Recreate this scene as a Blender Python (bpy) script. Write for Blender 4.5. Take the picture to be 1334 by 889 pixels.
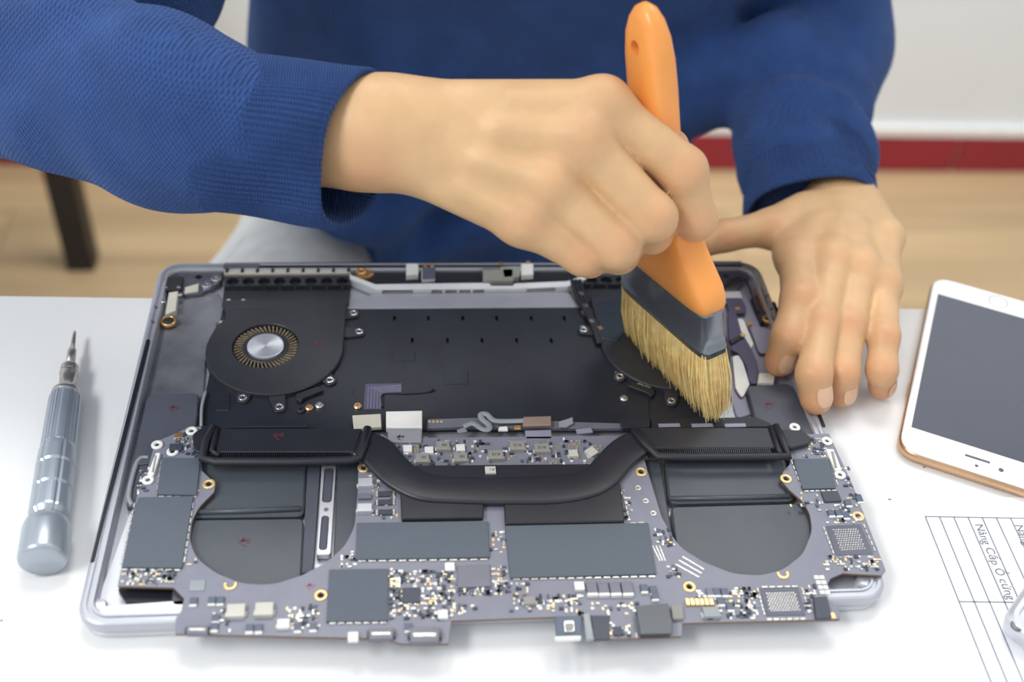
import bpy, bmesh, math, random
import numpy as np
from mathutils import Vector, Matrix
random.seed(7)
scene = bpy.context.scene
for o in list(bpy.data.objects): bpy.data.objects.remove(o)
col = scene.collection
# ------------------------------------------------------------------ camera
W, H, FPX = 1334., 889., 1450.
T = 0.75                      # table top height
RIM = T + 0.011               # laptop rim height
CR = np.array([[0.9943, -0.0850, 0.0648], [-0.0091, -0.6715, -0.7410], [0.1065, 0.7361, -0.6684]])
u_, s_, v_ = np.linalg.svd(CR); CR = u_ @ v_
CC = np.array([-0.0438, -0.3920, 1.1632])
cam = bpy.data.cameras.new('camera'); camo = bpy.data.objects.new('camera', cam); col.objects.link(camo)
cam.sensor_width = 36.; cam.lens = FPX / W * 36.; cam.clip_start = 0.01
M = Matrix.Identity(4)
for i in range(3):
    M[i][0] = CR[0][i]; M[i][1] = -CR[1][i]; M[i][2] = -CR[2][i]; M[i][3] = CC[i]
camo.matrix_world = M
cam.dof.use_dof = True; cam.dof.focus_distance = 0.54; cam.dof.aperture_fstop = 5.0
scene.camera = camo
def ray(px, py): return CR.T @ np.array([(px - W/2)/FPX, (py - H/2)/FPX, 1.])
def Q(px, py, z):
    d = ray(px, py); return CC + d*((z - CC[2])/d[2])
def D(px, py, dep): return CC + ray(px, py)*dep
# ------------------------------------------------------------------ light
scene.view_settings.view_transform = 'Standard'; scene.view_settings.look = 'None'
scene.view_settings.exposure = 0.37; scene.view_settings.gamma = 1.0
scene.view_settings.use_curve_mapping = False
world = bpy.data.worlds.new('world'); scene.world = world; world.use_nodes = True
world.node_tree.nodes['Background'].inputs[0].default_value = (0.93, 0.96, 1.0, 1)
world.node_tree.nodes['Background'].inputs[1].default_value = 0.60
def area(name, loc, rot, sx, sy, power, colr=(1, 1, 1)):
    l = bpy.data.lights.new(name, 'AREA'); l.shape = 'RECTANGLE'; l.size = sx; l.size_y = sy; l.energy = power; l.color = colr
    o = bpy.data.objects.new(name, l); col.objects.link(o); o.location = loc; o.rotation_euler = rot; return o
for nm, lx, ly, pw, rz in (('left', -1.45, -0.75, 30, 90), ('right', 1.1, 0.2, 3, 90), ('back', 0.15, 0.90, 21, 0)):
    area('ceiling_panel_%s_offscreen' % nm, (lx, ly, 2.65), (0, 0, math.radians(rz)), 1.2, 0.6, pw, (1, 0.995, 0.98))
# ------------------------------------------------------------------ materials
def srgb(c):
    return tuple((x/255/12.92 if x/255 <= 0.04045 else ((x/255+0.055)/1.055)**2.4) for x in c)
MATS = {}
def mat(name, rgb, rough=0.5, metal=0.0, noise=0.06, nscale=40., bump=0.0, bscale=300., spec=0.5, coat=0.0, sss=0.0, trans=0.0, aniso=False):
    m = bpy.data.materials.new(name); m.use_nodes = True; MATS[name] = m
    nt = m.node_tree; b = nt.nodes['Principled BSDF']
    tc = nt.nodes.new('ShaderNodeTexCoord'); n = nt.nodes.new('ShaderNodeTexNoise')
    n.inputs['Scale'].default_value = nscale; n.inputs['Detail'].default_value = 4
    nt.links.new(tc.outputs['Object'], n.inputs['Vector'])
    r = nt.nodes.new('ShaderNodeValToRGB'); c = srgb(rgb)
    r.color_ramp.elements[0].color = (*[x*(1-noise*1.6) for x in c], 1); r.color_ramp.elements[1].color = (*[min(1, x*(1+noise*1.6)) for x in c], 1)
    r.color_ramp.elements[0].position = 0.3; r.color_ramp.elements[1].position = 0.7
    nt.links.new(n.outputs['Fac'], r.inputs[0]); nt.links.new(r.outputs[0], b.inputs['Base Color'])
    b.inputs['Roughness'].default_value = rough; b.inputs['Metallic'].default_value = metal
    b.inputs['Specular IOR Level'].default_value = spec; b.inputs['Coat Weight'].default_value = coat
    if sss:
        b.inputs['Subsurface Weight'].default_value = sss; b.inputs['Subsurface Radius'].default_value = (0.006, 0.0025, 0.0015); b.inputs['Subsurface Scale'].default_value = 1.0
    if trans: b.inputs['Transmission Weight'].default_value = trans
    if bump:
        n2 = nt.nodes.new('ShaderNodeTexNoise'); n2.inputs['Scale'].default_value = bscale; n2.inputs['Detail'].default_value = 5
        nt.links.new(tc.outputs['Object'], n2.inputs['Vector'])
        bp = nt.nodes.new('ShaderNodeBump'); bp.inputs['Strength'].default_value = bump; bp.inputs['Distance'].default_value = 0.0006
        nt.links.new(n2.outputs['Fac'], bp.inputs['Height']); nt.links.new(bp.outputs[0], b.inputs['Normal'])
    return m
mat('table_white', (230, 231, 231), 0.6, noise=0.01, nscale=6, spec=0.2)
mat('wall_paint', (236, 241, 244), 0.8, noise=0.015, nscale=3, bump=0.1, bscale=120)
mat('white_trim', (244, 245, 243), 0.6, noise=0.02)
mat('red_tile', (150, 36, 52), 0.35, noise=0.05, nscale=8)
mat('grout', (196, 176, 172), 0.9)
mat('black_metal', (26, 26, 30), 0.45)
mat('alu', (186, 189, 197), 0.38, 0.5, noise=0.03)
mat('alu_light', (214, 216, 222), 0.42, 0.6, noise=0.03)
mat('alu_dark', (120, 122, 132), 0.4, 0.8, noise=0.08)
mat('alu_stain', (140, 142, 150), 0.34, 0.45, noise=0.22, nscale=38)
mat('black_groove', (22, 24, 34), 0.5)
mat('plate_black', (37, 41, 50), 0.42, noise=0.10, nscale=60, bump=0.06)
mat('plate_slot', (30, 32, 40), 0.6)
mat('fan_black', (48, 50, 56), 0.42, noise=0.10, nscale=50)
mat('fan_blade', (120, 108, 88), 0.5, noise=0.25, nscale=400)
mat('speaker_black', (78, 82, 94), 0.55, noise=0.05)
mat('battery_film', (74, 80, 87), 0.38, noise=0.05, bump=0.10, bscale=160)
mat('pcb', (128, 130, 144), 0.42, noise=0.03, nscale=120)
mat('pcb_edge', (120, 92, 66), 0.6)
mat('shield_tape', (86, 95, 106), 0.55, noise=0.02, nscale=600, bump=0.15, bscale=1500)
mat('heat_black', (43, 45, 52), 0.36, noise=0.06, nscale=80)
mat('rubber', (36, 38, 45), 0.5)
mat('fin_metal', (70, 72, 80), 0.35, 0.8)
mat('gold', (224, 180, 120), 0.3, 0.8)
mat('gold_pad', (236, 206, 150), 0.35, 0.6)
mat('solder', (205, 204, 196), 0.3, 0.5, noise=0.2, nscale=900)
mat('silver', (205, 205, 206), 0.25, 0.9)
mat('white_plastic', (236, 236, 232), 0.45)
mat('cream_label', (206, 202, 188), 0.6)
mat('grey_ferrite', (150, 149, 143), 0.6, noise=0.06)
mat('light_ferrite', (206, 203, 194), 0.5)
mat('cap_blue', (84, 95, 114), 0.4)
mat('chip_black', (62, 67, 80), 0.45)
mat('chip_grey', (112, 114, 126), 0.4)
mat('print_dark', (66, 62, 58), 0.7)
mat('ribbon_purple', (84, 82, 108), 0.35)
mat('ribbon_lav', (146, 146, 166), 0.35)
mat('flex_grey', (148, 154, 158), 0.4)
mat('ink_red', (112, 50, 64), 0.6)
mat('ink_pink', (176, 110, 140), 0.6)
mat('clear_film', (50, 58, 66), 0.3)
mat('copper_tape', (172, 150, 138), 0.35, 0.4)
mat('bar_white', (232, 235, 238), 0.45)
mat('memory_area', (96, 98, 112), 0.5)
mat('ferrule_metal', (132, 136, 144), 0.22, 0.7, noise=0.05, nscale=30, bump=0.03, bscale=40)
mat('handle_orange', (244, 160, 78), 0.38, noise=0.05, nscale=30, coat=0.2)
mat('bristle', (255, 220, 154), 0.6, noise=0.10, nscale=260, spec=0.2)
mat('driver_metal', (172, 181, 190), 0.32, 0.55, noise=0.03)
mat('driver_steel', (186, 182, 174), 0.28, 0.8)
mat('phone_white', (246, 246, 246), 0.12, noise=0.0, coat=0.4)
mat('phone_screen', (80, 84, 96), 0.16, noise=0.02, coat=0.3)
mat('phone_gold', (212, 174, 138), 0.3, 0.9)
mat('phone_dot', (92, 94, 108), 0.3)
mat('paper', (244, 246, 250), 0.9, spec=0.1, noise=0.008, nscale=10)
mat('print_line', (140, 143, 154), 0.8)
mat('print_grey', (108, 110, 118), 0.8)
mat('trousers_grey', (206, 208, 208), 0.95, noise=0.06, nscale=60, bump=0.4, bscale=500)
mat('shoe', (50, 50, 54), 0.6)
mat('hair', (22, 18, 16), 0.5)
mat('nail', (226, 182, 150), 0.3, noise=0.02, coat=0.2, sss=0.1)
mat('eye_white', (235, 232, 228), 0.2)
mat('lip', (190, 110, 98), 0.45)
def skin_material():
    m = mat('skin', (212, 174, 130), 0.46, noise=0.04, nscale=70, bump=0.35, bscale=420, spec=0.4, sss=0.10)
    nt = m.node_tree; b = nt.nodes['Principled BSDF']
    lk = b.inputs['Base Color'].links[0].from_socket
    at = nt.nodes.new('ShaderNodeAttribute'); at.attribute_name = 'blush'
    mx = nt.nodes.new('ShaderNodeMix'); mx.data_type = 'RGBA'
    nt.links.new(at.outputs['Fac'], mx.inputs['Factor']); nt.links.new(lk, mx.inputs['A'])
    mx.inputs['B'].default_value = (*srgb((208, 128, 96)), 1)
    nt.links.new(mx.outputs['Result'], b.inputs['Base Color'])
skin_material()
def knit_material(name, rgb, rows):
    m = mat(name, rgb, 0.92, noise=0.10, nscale=45, spec=0.25)
    nt = m.node_tree; b = nt.nodes['Principled BSDF']
    tc = nt.nodes.new('ShaderNodeTexCoord')
    hs = []
    for rot, sc in rows:
        mp = nt.nodes.new('ShaderNodeMapping'); mp.inputs['Rotation'].default_value = rot
        w = nt.nodes.new('ShaderNodeTexWave'); w.inputs['Scale'].default_value = sc; w.inputs['Distortion'].default_value = 1.5; w.inputs['Detail'].default_value = 1; w.inputs['Detail Scale'].default_value = 2
        nt.links.new(tc.outputs['Object'], mp.inputs[0]); nt.links.new(mp.outputs[0], w.inputs[0]); hs.append(w)
    ml = nt.nodes.new('ShaderNodeMath'); ml.operation = 'MULTIPLY'
    nt.links.new(hs[0].outputs['Fac'], ml.inputs[0]); nt.links.new(hs[-1].outputs['Fac'], ml.inputs[1])
    bp = nt.nodes.new('ShaderNodeBump'); bp.inputs['Strength'].default_value = 0.9; bp.inputs['Distance'].default_value = 0.0012
    nt.links.new(ml.outputs[0], bp.inputs['Height']); nt.links.new(bp.outputs[0], b.inputs['Normal'])
    b.inputs['Sheen Weight'].default_value = 0.25; b.inputs['Sheen Roughness'].default_value = 0.5
    b.inputs['Sheen Tint'].default_value = (*srgb((150, 175, 215)), 1)
knit_material('knit_blue', (45, 74, 130), [((0, 0.6, 0.3), 190), ((0, -0.7, 0.2), 170)])
knit_material('rib_blue', (45, 74, 130), [((0, 0.0, 0.0), 260), ((0, 0, 0.0), 260)])
def wood_material():
    m = mat('floor_wood', (198, 170, 130), 0.5, noise=0.10, nscale=4)
    nt = m.node_tree; b = nt.nodes['Principled BSDF']
    lk = b.inputs['Base Color'].links[0].from_socket
    n = [x for x in nt.nodes if x.bl_idname == 'ShaderNodeTexNoise'][0]
    mp = nt.nodes.new('ShaderNodeMapping'); mp.inputs['Scale'].default_value = (0.35, 4.5, 1)
    tc = nt.nodes.new('ShaderNodeTexCoord'); oi = nt.nodes.new('ShaderNodeObjectInfo')
    ad = nt.nodes.new('ShaderNodeVectorMath'); ad.operation = 'ADD'
    sc = nt.nodes.new('ShaderNodeVectorMath'); sc.operation = 'SCALE'; sc.inputs['Scale'].default_value = 30
    cb = nt.nodes.new('ShaderNodeCombineXYZ')
    for k in range(3): nt.links.new(oi.outputs['Random'], cb.inputs[k])
    nt.links.new(cb.outputs[0], sc.inputs[0]); nt.links.new(tc.outputs['Object'], mp.inputs[0])
    nt.links.new(mp.outputs[0], ad.inputs[0]); nt.links.new(sc.outputs[0], ad.inputs[1]); nt.links.new(ad.outputs[0], n.inputs['Vector'])
    hs = nt.nodes.new('ShaderNodeHueSaturation'); mr = nt.nodes.new('ShaderNodeMapRange')
    mr.inputs['To Min'].default_value = 0.88; mr.inputs['To Max'].default_value = 1.08
    nt.links.new(oi.outputs['Random'], mr.inputs[0]); nt.links.new(mr.outputs[0], hs.inputs['Value']); nt.links.new(lk, hs.inputs['Color'])
    nt.links.new(hs.outputs[0], b.inputs['Base Color'])
wood_material()
# ------------------------------------------------------------------ object helpers
def link(o, parent):
    col.objects.link(o)
    if parent is not None:
        o.parent = parent
        o.matrix_parent_inverse = parent_world(parent).inverted()
    return o
def parent_world(p):
    m = p.matrix_basis.copy()
    if p.parent is not None: m = parent_world(p.parent) @ p.matrix_parent_inverse @ m
    return m
def obj(name, verts, faces, m, parent=None, smooth=False, mats=None, fm=None):
    me = bpy.data.meshes.new(name)
    me.from_pydata([tuple(float(c) for c in v) for v in verts], [], [tuple(int(i) for i in f) for f in faces]); me.update()
    me.materials.append(MATS[m])
    if mats:
        for x in mats: me.materials.append(MATS[x])
        me.polygons.foreach_set('material_index', fm)
    if smooth: me.polygons.foreach_set('use_smooth', [True]*len(me.polygons))
    o = bpy.data.objects.new(name, me); return link(o, parent)
def inst(name, me, loc, rotz, parent):
    o = bpy.data.objects.new(name, me); o.location = loc; o.rotation_euler = (0, 0, rotz); return link(o, parent)
def tag(o, label=None, cat=None, group=None, kind=None):
    if label: o['label'] = label
    if cat: o['category'] = cat
    if group: o['group'] = group
    if kind: o['kind'] = kind
    return o
def thing(name, loc, label, cat, group=None):
    o = bpy.data.objects.new(name, None); o.location = loc; o.empty_display_size = 0.02; col.objects.link(o); return tag(o, label, cat, group)
def rnd(pts, r, n=5):
    pts = [np.array(p[:2], float) for p in pts]; out = []; N = len(pts)
    for i in range(N):
        a, b, c = pts[i-1], pts[i], pts[(i+1) % N]
        rr = r[i] if isinstance(r, (list, tuple)) else r
        u = (a-b); v = (c-b); lu, lv = np.linalg.norm(u), np.linalg.norm(v); u /= lu; v /= lv
        cs = max(-1, min(1, float(u@v))); ang = math.acos(cs)
        if rr <= 0 or ang > 3.05: out.append(b); continue
        t = min(rr/math.tan(ang/2), lu*0.49, lv*0.49)
        p0, p1 = b+u*t, b+v*t
        for k in range(n+1):
            s = k/n; out.append((1-s)**2*p0+2*s*(1-s)*b+s*s*p1)
    return out
def inset(pts, d):
    pts = [np.array(p[:2], float) for p in pts]; N = len(pts)
    A = sum(pts[i][0]*pts[(i+1) % N][1]-pts[(i+1) % N][0]*pts[i][1] for i in range(N))
    sg = 1 if A > 0 else -1; out = []
    for i in range(N):
        e1 = pts[i]-pts[i-1]; e2 = pts[(i+1) % N]-pts[i]
        e1 = e1/(np.linalg.norm(e1)+1e-12); e2 = e2/(np.linalg.norm(e2)+1e-12)
        n1 = np.array([-e1[1], e1[0]])*sg; n2 = np.array([-e2[1], e2[0]])*sg
        n = n1+n2; l = np.linalg.norm(n); n = n/(l+1e-9); k = max(0.5, float(n@n1))
        out.append(pts[i]+n*d/k)
    return out
def slab_geo(pts, z1, h, bev=0.0003):
    N = len(pts); ins = inset(pts, bev)
    v = [(p[0], p[1], z1-h) for p in pts]+[(p[0], p[1], z1-bev) for p in pts]+[(p[0], p[1], z1) for p in ins]
    f = []
    A = sum(pts[i][0]*pts[(i+1) % N][1]-pts[(i+1) % N][0]*pts[i][1] for i in range(N))
    for r in range(2):
        for i in range(N):
            j = (i+1) % N; f.append((r*N+i, r*N+j, (r+1)*N+j, (r+1)*N+i))
    f.append(tuple(range(2*N, 3*N))); f.append(tuple(range(N-1, -1, -1)))
    if A < 0: f = [t[::-1] for t in f]
    return v, f
def slab(name, px, z1, h, m, parent, r=0.0, bev=0.0003, smooth=False):
    pts = [Q(a, b, z1)[:2] for a, b in px]
    if r: pts = rnd(pts, r)
    v, f = slab_geo(pts, z1, h, bev); return obj(name, v, f, m, parent, smooth)
def slabw(name, pts, z1, h, m, parent, r=0.0, bev=0.0003):
    if r: pts = rnd(pts, r)
    v, f = slab_geo(pts, z1, h, bev); return obj(name, v, f, m, parent)
CACHE = {}
def box_mesh(name, lx, ly, h, m, bev=0.00015):
    k = (name, round(lx, 5), round(ly, 5), round(h, 5), m)
    if k not in CACHE:
        v, f = slab_geo([(-lx/2, -ly/2), (lx/2, -ly/2), (lx/2, ly/2), (-lx/2, ly/2)], h, h, min(bev, lx/4, ly/4, h/3))
        me = bpy.data.meshes.new(name); me.from_pydata(v, [], f); me.materials.append(MATS[m]); CACHE[k] = me
    return CACHE[k]
def comp(name, px, py, size, m, parent, z, rot=0.008):
    p = Q(px, py, z+size[2]); return inst(name, box_mesh(name, *size, m), (p[0], p[1], z), rot, parent)
def lathe_geo(prof, n=24, axis=None, org=(0, 0, 0), sy=1.0):
    """prof: (radius, height) pairs turned about z (or the given 3x3 frame)"""
    v = []; f = []
    for r, z in prof:
        for k in range(n):
            a = 2*math.pi*k/n; v.append((r*math.cos(a), r*math.sin(a)*sy, z))
    for i in range(len(prof)-1):
        for k in range(n):
            j = (k+1) % n; f.append((i*n+k, i*n+j, (i+1)*n+j, (i+1)*n+k))
    f.append(tuple(range(n-1, -1, -1))); f.append(tuple((len(prof)-1)*n+k for k in range(n)))
    v = np.array(v)
    if axis is not None: v = v @ np.array(axis).T
    return v+np.array(org), f
def tube_geo(path, r, n=8, closed_ends=True, sq=1.0):
    path = [np.array(p, float) for p in path]; v = []; f = []; up = np.array([0, 0, 1.])
    for i, p in enumerate(path):
        t = path[min(i+1, len(path)-1)]-path[max(i-1, 0)]; t /= np.linalg.norm(t)+1e-12
        s = np.cross(t, up)
        if np.linalg.norm(s) < 1e-3: s = np.cross(t, [1., 0, 0])
        s /= np.linalg.norm(s); w = np.cross(s, t)
        rr = r[i] if isinstance(r, (list, tuple)) else r
        for k in range(n):
            a = 2*math.pi*k/n; v.append(p+s*rr*math.cos(a)+w*rr*sq*math.sin(a))
    for i in range(len(path)-1):
        for k in range(n):
            j = (k+1) % n; f.append((i*n+k, (i+1)*n+k, (i+1)*n+j, i*n+j))
    if closed_ends: f.append(tuple(range(n))); f.append(tuple((len(path)-1)*n+k for k in range(n-1, -1, -1)))
    return v, f
def smooth_path(pts, n=6):
    pts = [np.array(p, float) for p in pts]; P = [2*pts[0]-pts[1]]+pts+[2*pts[-1]-pts[-2]]; out = []
    for i in range(1, len(P)-2):
        for k in range(n):
            s = k/n; a, b, c, d = P[i-1], P[i], P[i+1], P[i+2]
            out.append(0.5*((2*b)+(-a+c)*s+(2*a-5*b+4*c-d)*s*s+(-a+3*b-3*c+d)*s**3))
    out.append(pts[-1]); return out
def tube(name, path, r, m, parent, n=8, sq=1.0): 
    v, f = tube_geo(path, r, n, sq=sq); return obj(name, v, f, m, parent, True)
def ring_mesh(name, ro, ri, h, m, n=18, arc=1.0):
    k = (name, ro, ri, h, m, arc)
    if k not in CACHE:
        v = []; f = []; N = int(n*arc)+(0 if arc >= 1 else 1)
        for k2 in range(N):
            a = 2*math.pi*k2/n+math.pi*0.9
            for r, z in ((ro, 0), (ro, h*0.7), ((ro*0.8+ri*0.2), h), ((ro*0.2+ri*0.8), h), (ri, h*0.5), (ri, 0)): v.append((r*math.cos(a), r*math.sin(a), z))
        for k2 in range(N if arc >= 1 else N-1):
            j = (k2+1) % N
            for q in range(6): f.append((k2*6+q, j*6+q, j*6+(q+1) % 6, k2*6+(q+1) % 6))
        me = bpy.data.meshes.new(name); me.from_pydata(v, [], f); me.materials.append(MATS[m])
        me.polygons.foreach_set('use_smooth', [True]*len(me.polygons)); CACHE[k] = me
    return CACHE[k]
def disc_mesh(name, prof, m, n=16):
    k = (name, tuple(prof), m)
    if k not in CACHE:
        v, f = lathe_geo(prof, n); me = bpy.data.meshes.new(name); me.from_pydata([tuple(x) for x in v], [], f); me.materials.append(MATS[m]); CACHE[k] = me
    return CACHE[k]
def at(name, me, px, py, z, parent, rot=0.0, dz=0.0):
    p = Q(px, py, z+dz); return inst(name, me, (p[0], p[1], z), rot, parent)
def text_mesh(s, size, m, parent, origin, ux, uy, name='printed_text'):
    cu = bpy.data.curves.new(name, 'FONT'); cu.body = s; cu.size = size; cu.extrude = 0.00003
    o = bpy.data.objects.new(name+'_tmp', cu); col.objects.link(o); bpy.context.view_layer.update()
    me = bpy.data.meshes.new_from_object(o.evaluated_get(bpy.context.evaluated_depsgraph_get())); bpy.data.objects.remove(o)
    ux = Vector(ux).normalized(); uy = Vector(uy).normalized(); uz = ux.cross(uy)
    mm = Matrix((ux, uy, uz)).transposed().to_4x4(); mm.translation = Vector(origin)
    me.transform(mm); me.materials.clear(); me.materials.append(MATS[m])
    o = bpy.data.objects.new(name, me); return link(o, parent)
def ink(px, py, z, parent, s=1.0, m='ink_red'):
    v = []; f = []
    strokes = [[(-5, 3), (-1, -4), (4, 2), (7, -3)], [(-6, -2), (0, -1), (6, -4)], [(0, -6), (-2, 5), (2, 7)]]
    for st in strokes:
        P = [Q(px+a*s, py+b*s*0.7, z) for a, b in st]
        for a, b in zip(P[:-1], P[1:]):
            d = (b-a)[:2]; d = d/np.linalg.norm(d); nn = np.array([-d[1], d[0], 0])*0.00022; i = len(v)
            v += [a-nn, b-nn, b+nn, a+nn]; f.append((i, i+1, i+2, i+3))
    v = [x+np.array([0, 0, 0.00012]) for x in v]; n = len(v)
    v += [x-np.array([0, 0, 0.0002]) for x in v]; f += [tuple(n+i for i in t[::-1]) for t in f]
    return obj('ink_mark', v, f, m, parent)

def cutout(o, parts):
    """bore real openings: parts are closed (verts, faces) shapes taken out of the object"""
    v = []; f = []
    for pv_, pf_ in parts:
        k = len(v); v += [tuple(x) for x in pv_]; f += [tuple(k+i for i in q) for q in pf_]
    c = obj('cutter_tmp', v, f, o.data.materials[0].name)
    md = o.modifiers.new('cut', 'BOOLEAN'); md.object = c; md.operation = 'DIFFERENCE'; md.solver = 'EXACT'
    bpy.context.view_layer.update()
    me = bpy.data.meshes.new_from_object(o.evaluated_get(bpy.context.evaluated_depsgraph_get())); o.modifiers.clear(); o.data = me; bpy.data.objects.remove(c)
def bore(x, y, z0, z1, r, n=14): return lathe_geo([(r, z0), (r, z1)], n, org=(x, y, 0))
def pocket(pts, z1, h): return slab_geo([tuple(p[:2]) for p in pts], z1, h, 0.00001)
# ================================================================== SETTING
WALLY = 1.384
fl = obj('floor', *slab_geo([(-2.4, -1.6), (2.6, -1.6), (2.6, WALLY), (-2.4, WALLY)], -0.004, 0.05, 0.001), 'grout'); tag(fl, kind='structure')
PW, PL = 0.145, 1.25
pm = box_mesh('plank', PL-0.0015, PW-0.0015, 0.004, 'floor_wood', 0.0006)
for j in range(21):
    y = WALLY-PW/2-j*PW
    for i in range(-2, 4):
        x = -1.9+i*PL+((j*0.47) % 1.0)*PL
        if -3.0 < x and x < 2.7: inst('plank', pm, (x, y, -0.004), 0, fl)
wl = obj('wall_back', *slab_geo([(-2.4, WALLY), (2.6, WALLY), (2.6, WALLY+0.1), (-2.4, WALLY+0.1)], 2.7, 2.7, 0.001), 'wall_paint'); tag(wl, kind='structure')
bb = obj('baseboard_back', *slab_geo([(-2.4, WALLY-0.006), (2.6, WALLY-0.006), (2.6, WALLY+0.001), (-2.4, WALLY+0.001)], 0.08, 0.08, 0.001), 'grout'); tag(bb, kind='structure')
BT = 0.6
sx = Q(1246, 201, 0.04)[0]
tm = box_mesh('red_tile', BT-0.006, 0.008, 0.074, 'red_tile', 0.001)
for k in range(-5, 4):
    x = sx-BT/2+k*BT
    if x-BT/2 > -2.4 and x+BT/2 < 2.6: inst('red_tile', tm, (x, WALLY-0.008, 0.003), 0, bb)
tr = obj('trim_1', *slab_geo([(-2.4, WALLY-0.012), (2.6, WALLY-0.012), (2.6, WALLY+0.001), (-2.4, WALLY+0.001)], 0.100, 0.02, 0.002), 'white_trim'); tag(tr, kind='structure')
# table
e0 = Q(0, 383, T); e1 = Q(1190, 400, T); ed = (e1-e0)[:2]; ed /= np.linalg.norm(ed); en = np.array([-ed[1], ed[0]])
tc0 = e0[:2]-ed*0.55; tc1 = e0[:2]+ed*1.25
tb = thing('table', (tc0[0]*0.5+tc1[0]*0.5-en[0]*0.4, tc0[1]*0.5+tc1[1]*0.5-en[1]*0.4, 0), 'white work table with a smooth top under the open laptop', 'table')
slabw('tabletop', [tc0-en*0.78, tc1-en*0.78, tc1, tc0], T, 0.025, 'table_white', tb, 0.006, 0.002)
for a, b in ((0.06, 0.72), (1.74, 0.72), (0.06, 0.30), (1.74, 0.30)):
    c = tc0+ed*a-en*b; slabw('leg', [c+ed*p*0.02+en*q*0.02 for p, q in ((-1, -1), (1, -1), (1, 1), (-1, 1))], T-0.02, T-0.02, 'white_trim', tb)
for a, b in ((1192, 602), (1197, 604), (1204, 609), (1186, 649), (1159, 651), (2, 809)):
    q = Q(a, b, T); slabw('scuff_mark', [q[:2]+np.array((0.0009*math.cos(g+a), 0.0005*math.sin(g+a))) for g in (0, 1.2, 2.3, 3.6, 5)], T+0.00015, 0.0003, 'chip_grey', tb, 0, 0.00005)
# black-legged desk far behind the sleeve
f0 = Q(109, 343, 0)
bd = thing('desk', (f0[0]-0.45, f0[1]-0.3, 0), 'desk with black square metal legs standing on the wood floor', 'desk')
for dx in (0, -0.95):
    for dy in (0, -0.62):
        c = np.array([f0[0]+dx, f0[1]+dy]); slabw('leg', [c+np.array(q)*0.021 for q in ((-1, -1), (1, -1), (1, 1), (-1, 1))], 0.72, 0.72, 'black_metal', bd, 0, 0.001)
c = np.array([f0[0]-0.475, f0[1]-0.31])
slabw('desk_top', [c+np.array((p*0.52, q*0.35)) for p, q in ((-1, -1), (1, -1), (1, 1), (-1, 1))], 0.745, 0.026, 'black_metal', bd, 0.004, 0.002)
# ================================================================== LAPTOP
LX, LY = 0.3493, 0.2407
lap = thing('laptop', (0, 0, T), 'opened grey aluminium laptop base with black fans and batteries showing', 'laptop')
def rrect(off, rad, n=8):
    hx, hy = LX/2-off, LY/2-off; r = max(rad, 0.0005); out = []
    for cx, cy, a0 in ((hx-r, hy-r, 0), (-hx+r, hy-r, 90), (-hx+r, -hy+r, 180), (hx-r, -hy+r, 270)):
        for k in range(n+1):
            a = math.radians(a0+90*k/n); out.append((cx+r*math.cos(a), cy+r*math.sin(a)))
    return out
def ring_loft(name, prof, m, parent, cap_last=True, smooth=False, cap_first=True):
    v = []; f = []
    for off, rad, z in prof:
        L = rrect(off, rad); N = len(L); v += [(p[0], p[1], z) for p in L]
    for i in range(len(prof)-1):
        for k in range(N):
            j = (k+1) % N; f.append((i*N+k, i*N+j, (i+1)*N+j, (i+1)*N+k))
    if cap_last: f.append(tuple((len(prof)-1)*N+k for k in range(N)))
    if cap_first: f.append(tuple(range(N-1, -1, -1)))
    return obj(name, v, f, m, parent, smooth)
FLZ = RIM-0.0068
case_ = ring_loft('case_shell', [(0.003, 0.009, T+0.0032), (0.0006, 0.011, T+0.0045), (0.0, 0.0115, T+0.0065), (0.0, 0.0115, RIM-0.0014), (0.0006, 0.0112, RIM-0.0004), (0.0016, 0.0105, RIM), (0.0028, 0.0098, RIM),
    (0.0030, 0.0096, RIM-0.0010), (0.0044, 0.0085, RIM-0.0010), (0.0046, 0.0083, RIM-0.0002), (0.0056, 0.0075, RIM-0.0002), (0.0062, 0.007, RIM-0.0015), (0.0066, 0.0065, FLZ)], 'alu', lap, True)
ring_loft('lid', [(0.0035, 0.008, T), (0.0012, 0.0105, T+0.0008), (0.0012, 0.0105, T+0.0026), (0.0022, 0.0095, T+0.0034)], 'alu_light', lap, True)
# long dark grooves in the side rims, seat for the bottom cover
def strip(name, px, z, h, m, parent, wpx=4, r=0.0):
    pts = [Q(a, b, z) for a, b in px]; v = []; f = []; L = []; Rr = []
    for i, p in enumerate(pts):
        t = pts[min(i+1, len(pts)-1)]-pts[max(i-1, 0)]; t = t[:2]/np.linalg.norm(t[:2]); n = np.array([-t[1], t[0]])*wpx*0.0004/2
        L.append(p[:2]+n); Rr.append(p[:2]-n)
    poly = Rr+L[::-1]
    if r: poly = rnd(poly, r)
    v, f = slab_geo(poly, z, h, 0.0001); return obj(name, v, f, m, parent)
GZ = RIM-0.0006
strip('rim_groove', [(193, 442), (120, 733)], RIM+0.00015, 0.0008, 'black_groove', lap, 4.5, 0.0008)
strip('rim_groove', [(1008, 393), (1074, 556)], RIM+0.0001, 0.0008, 'black_groove', lap, 4, 0.0008)
cutout(case_, [bore(*Q(a, b, RIM)[:2], RIM-0.0035, RIM+0.002, 0.0011, 10) for a, b in ((203, 399), (199, 418), (1000, 385), (1006, 402))])
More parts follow.
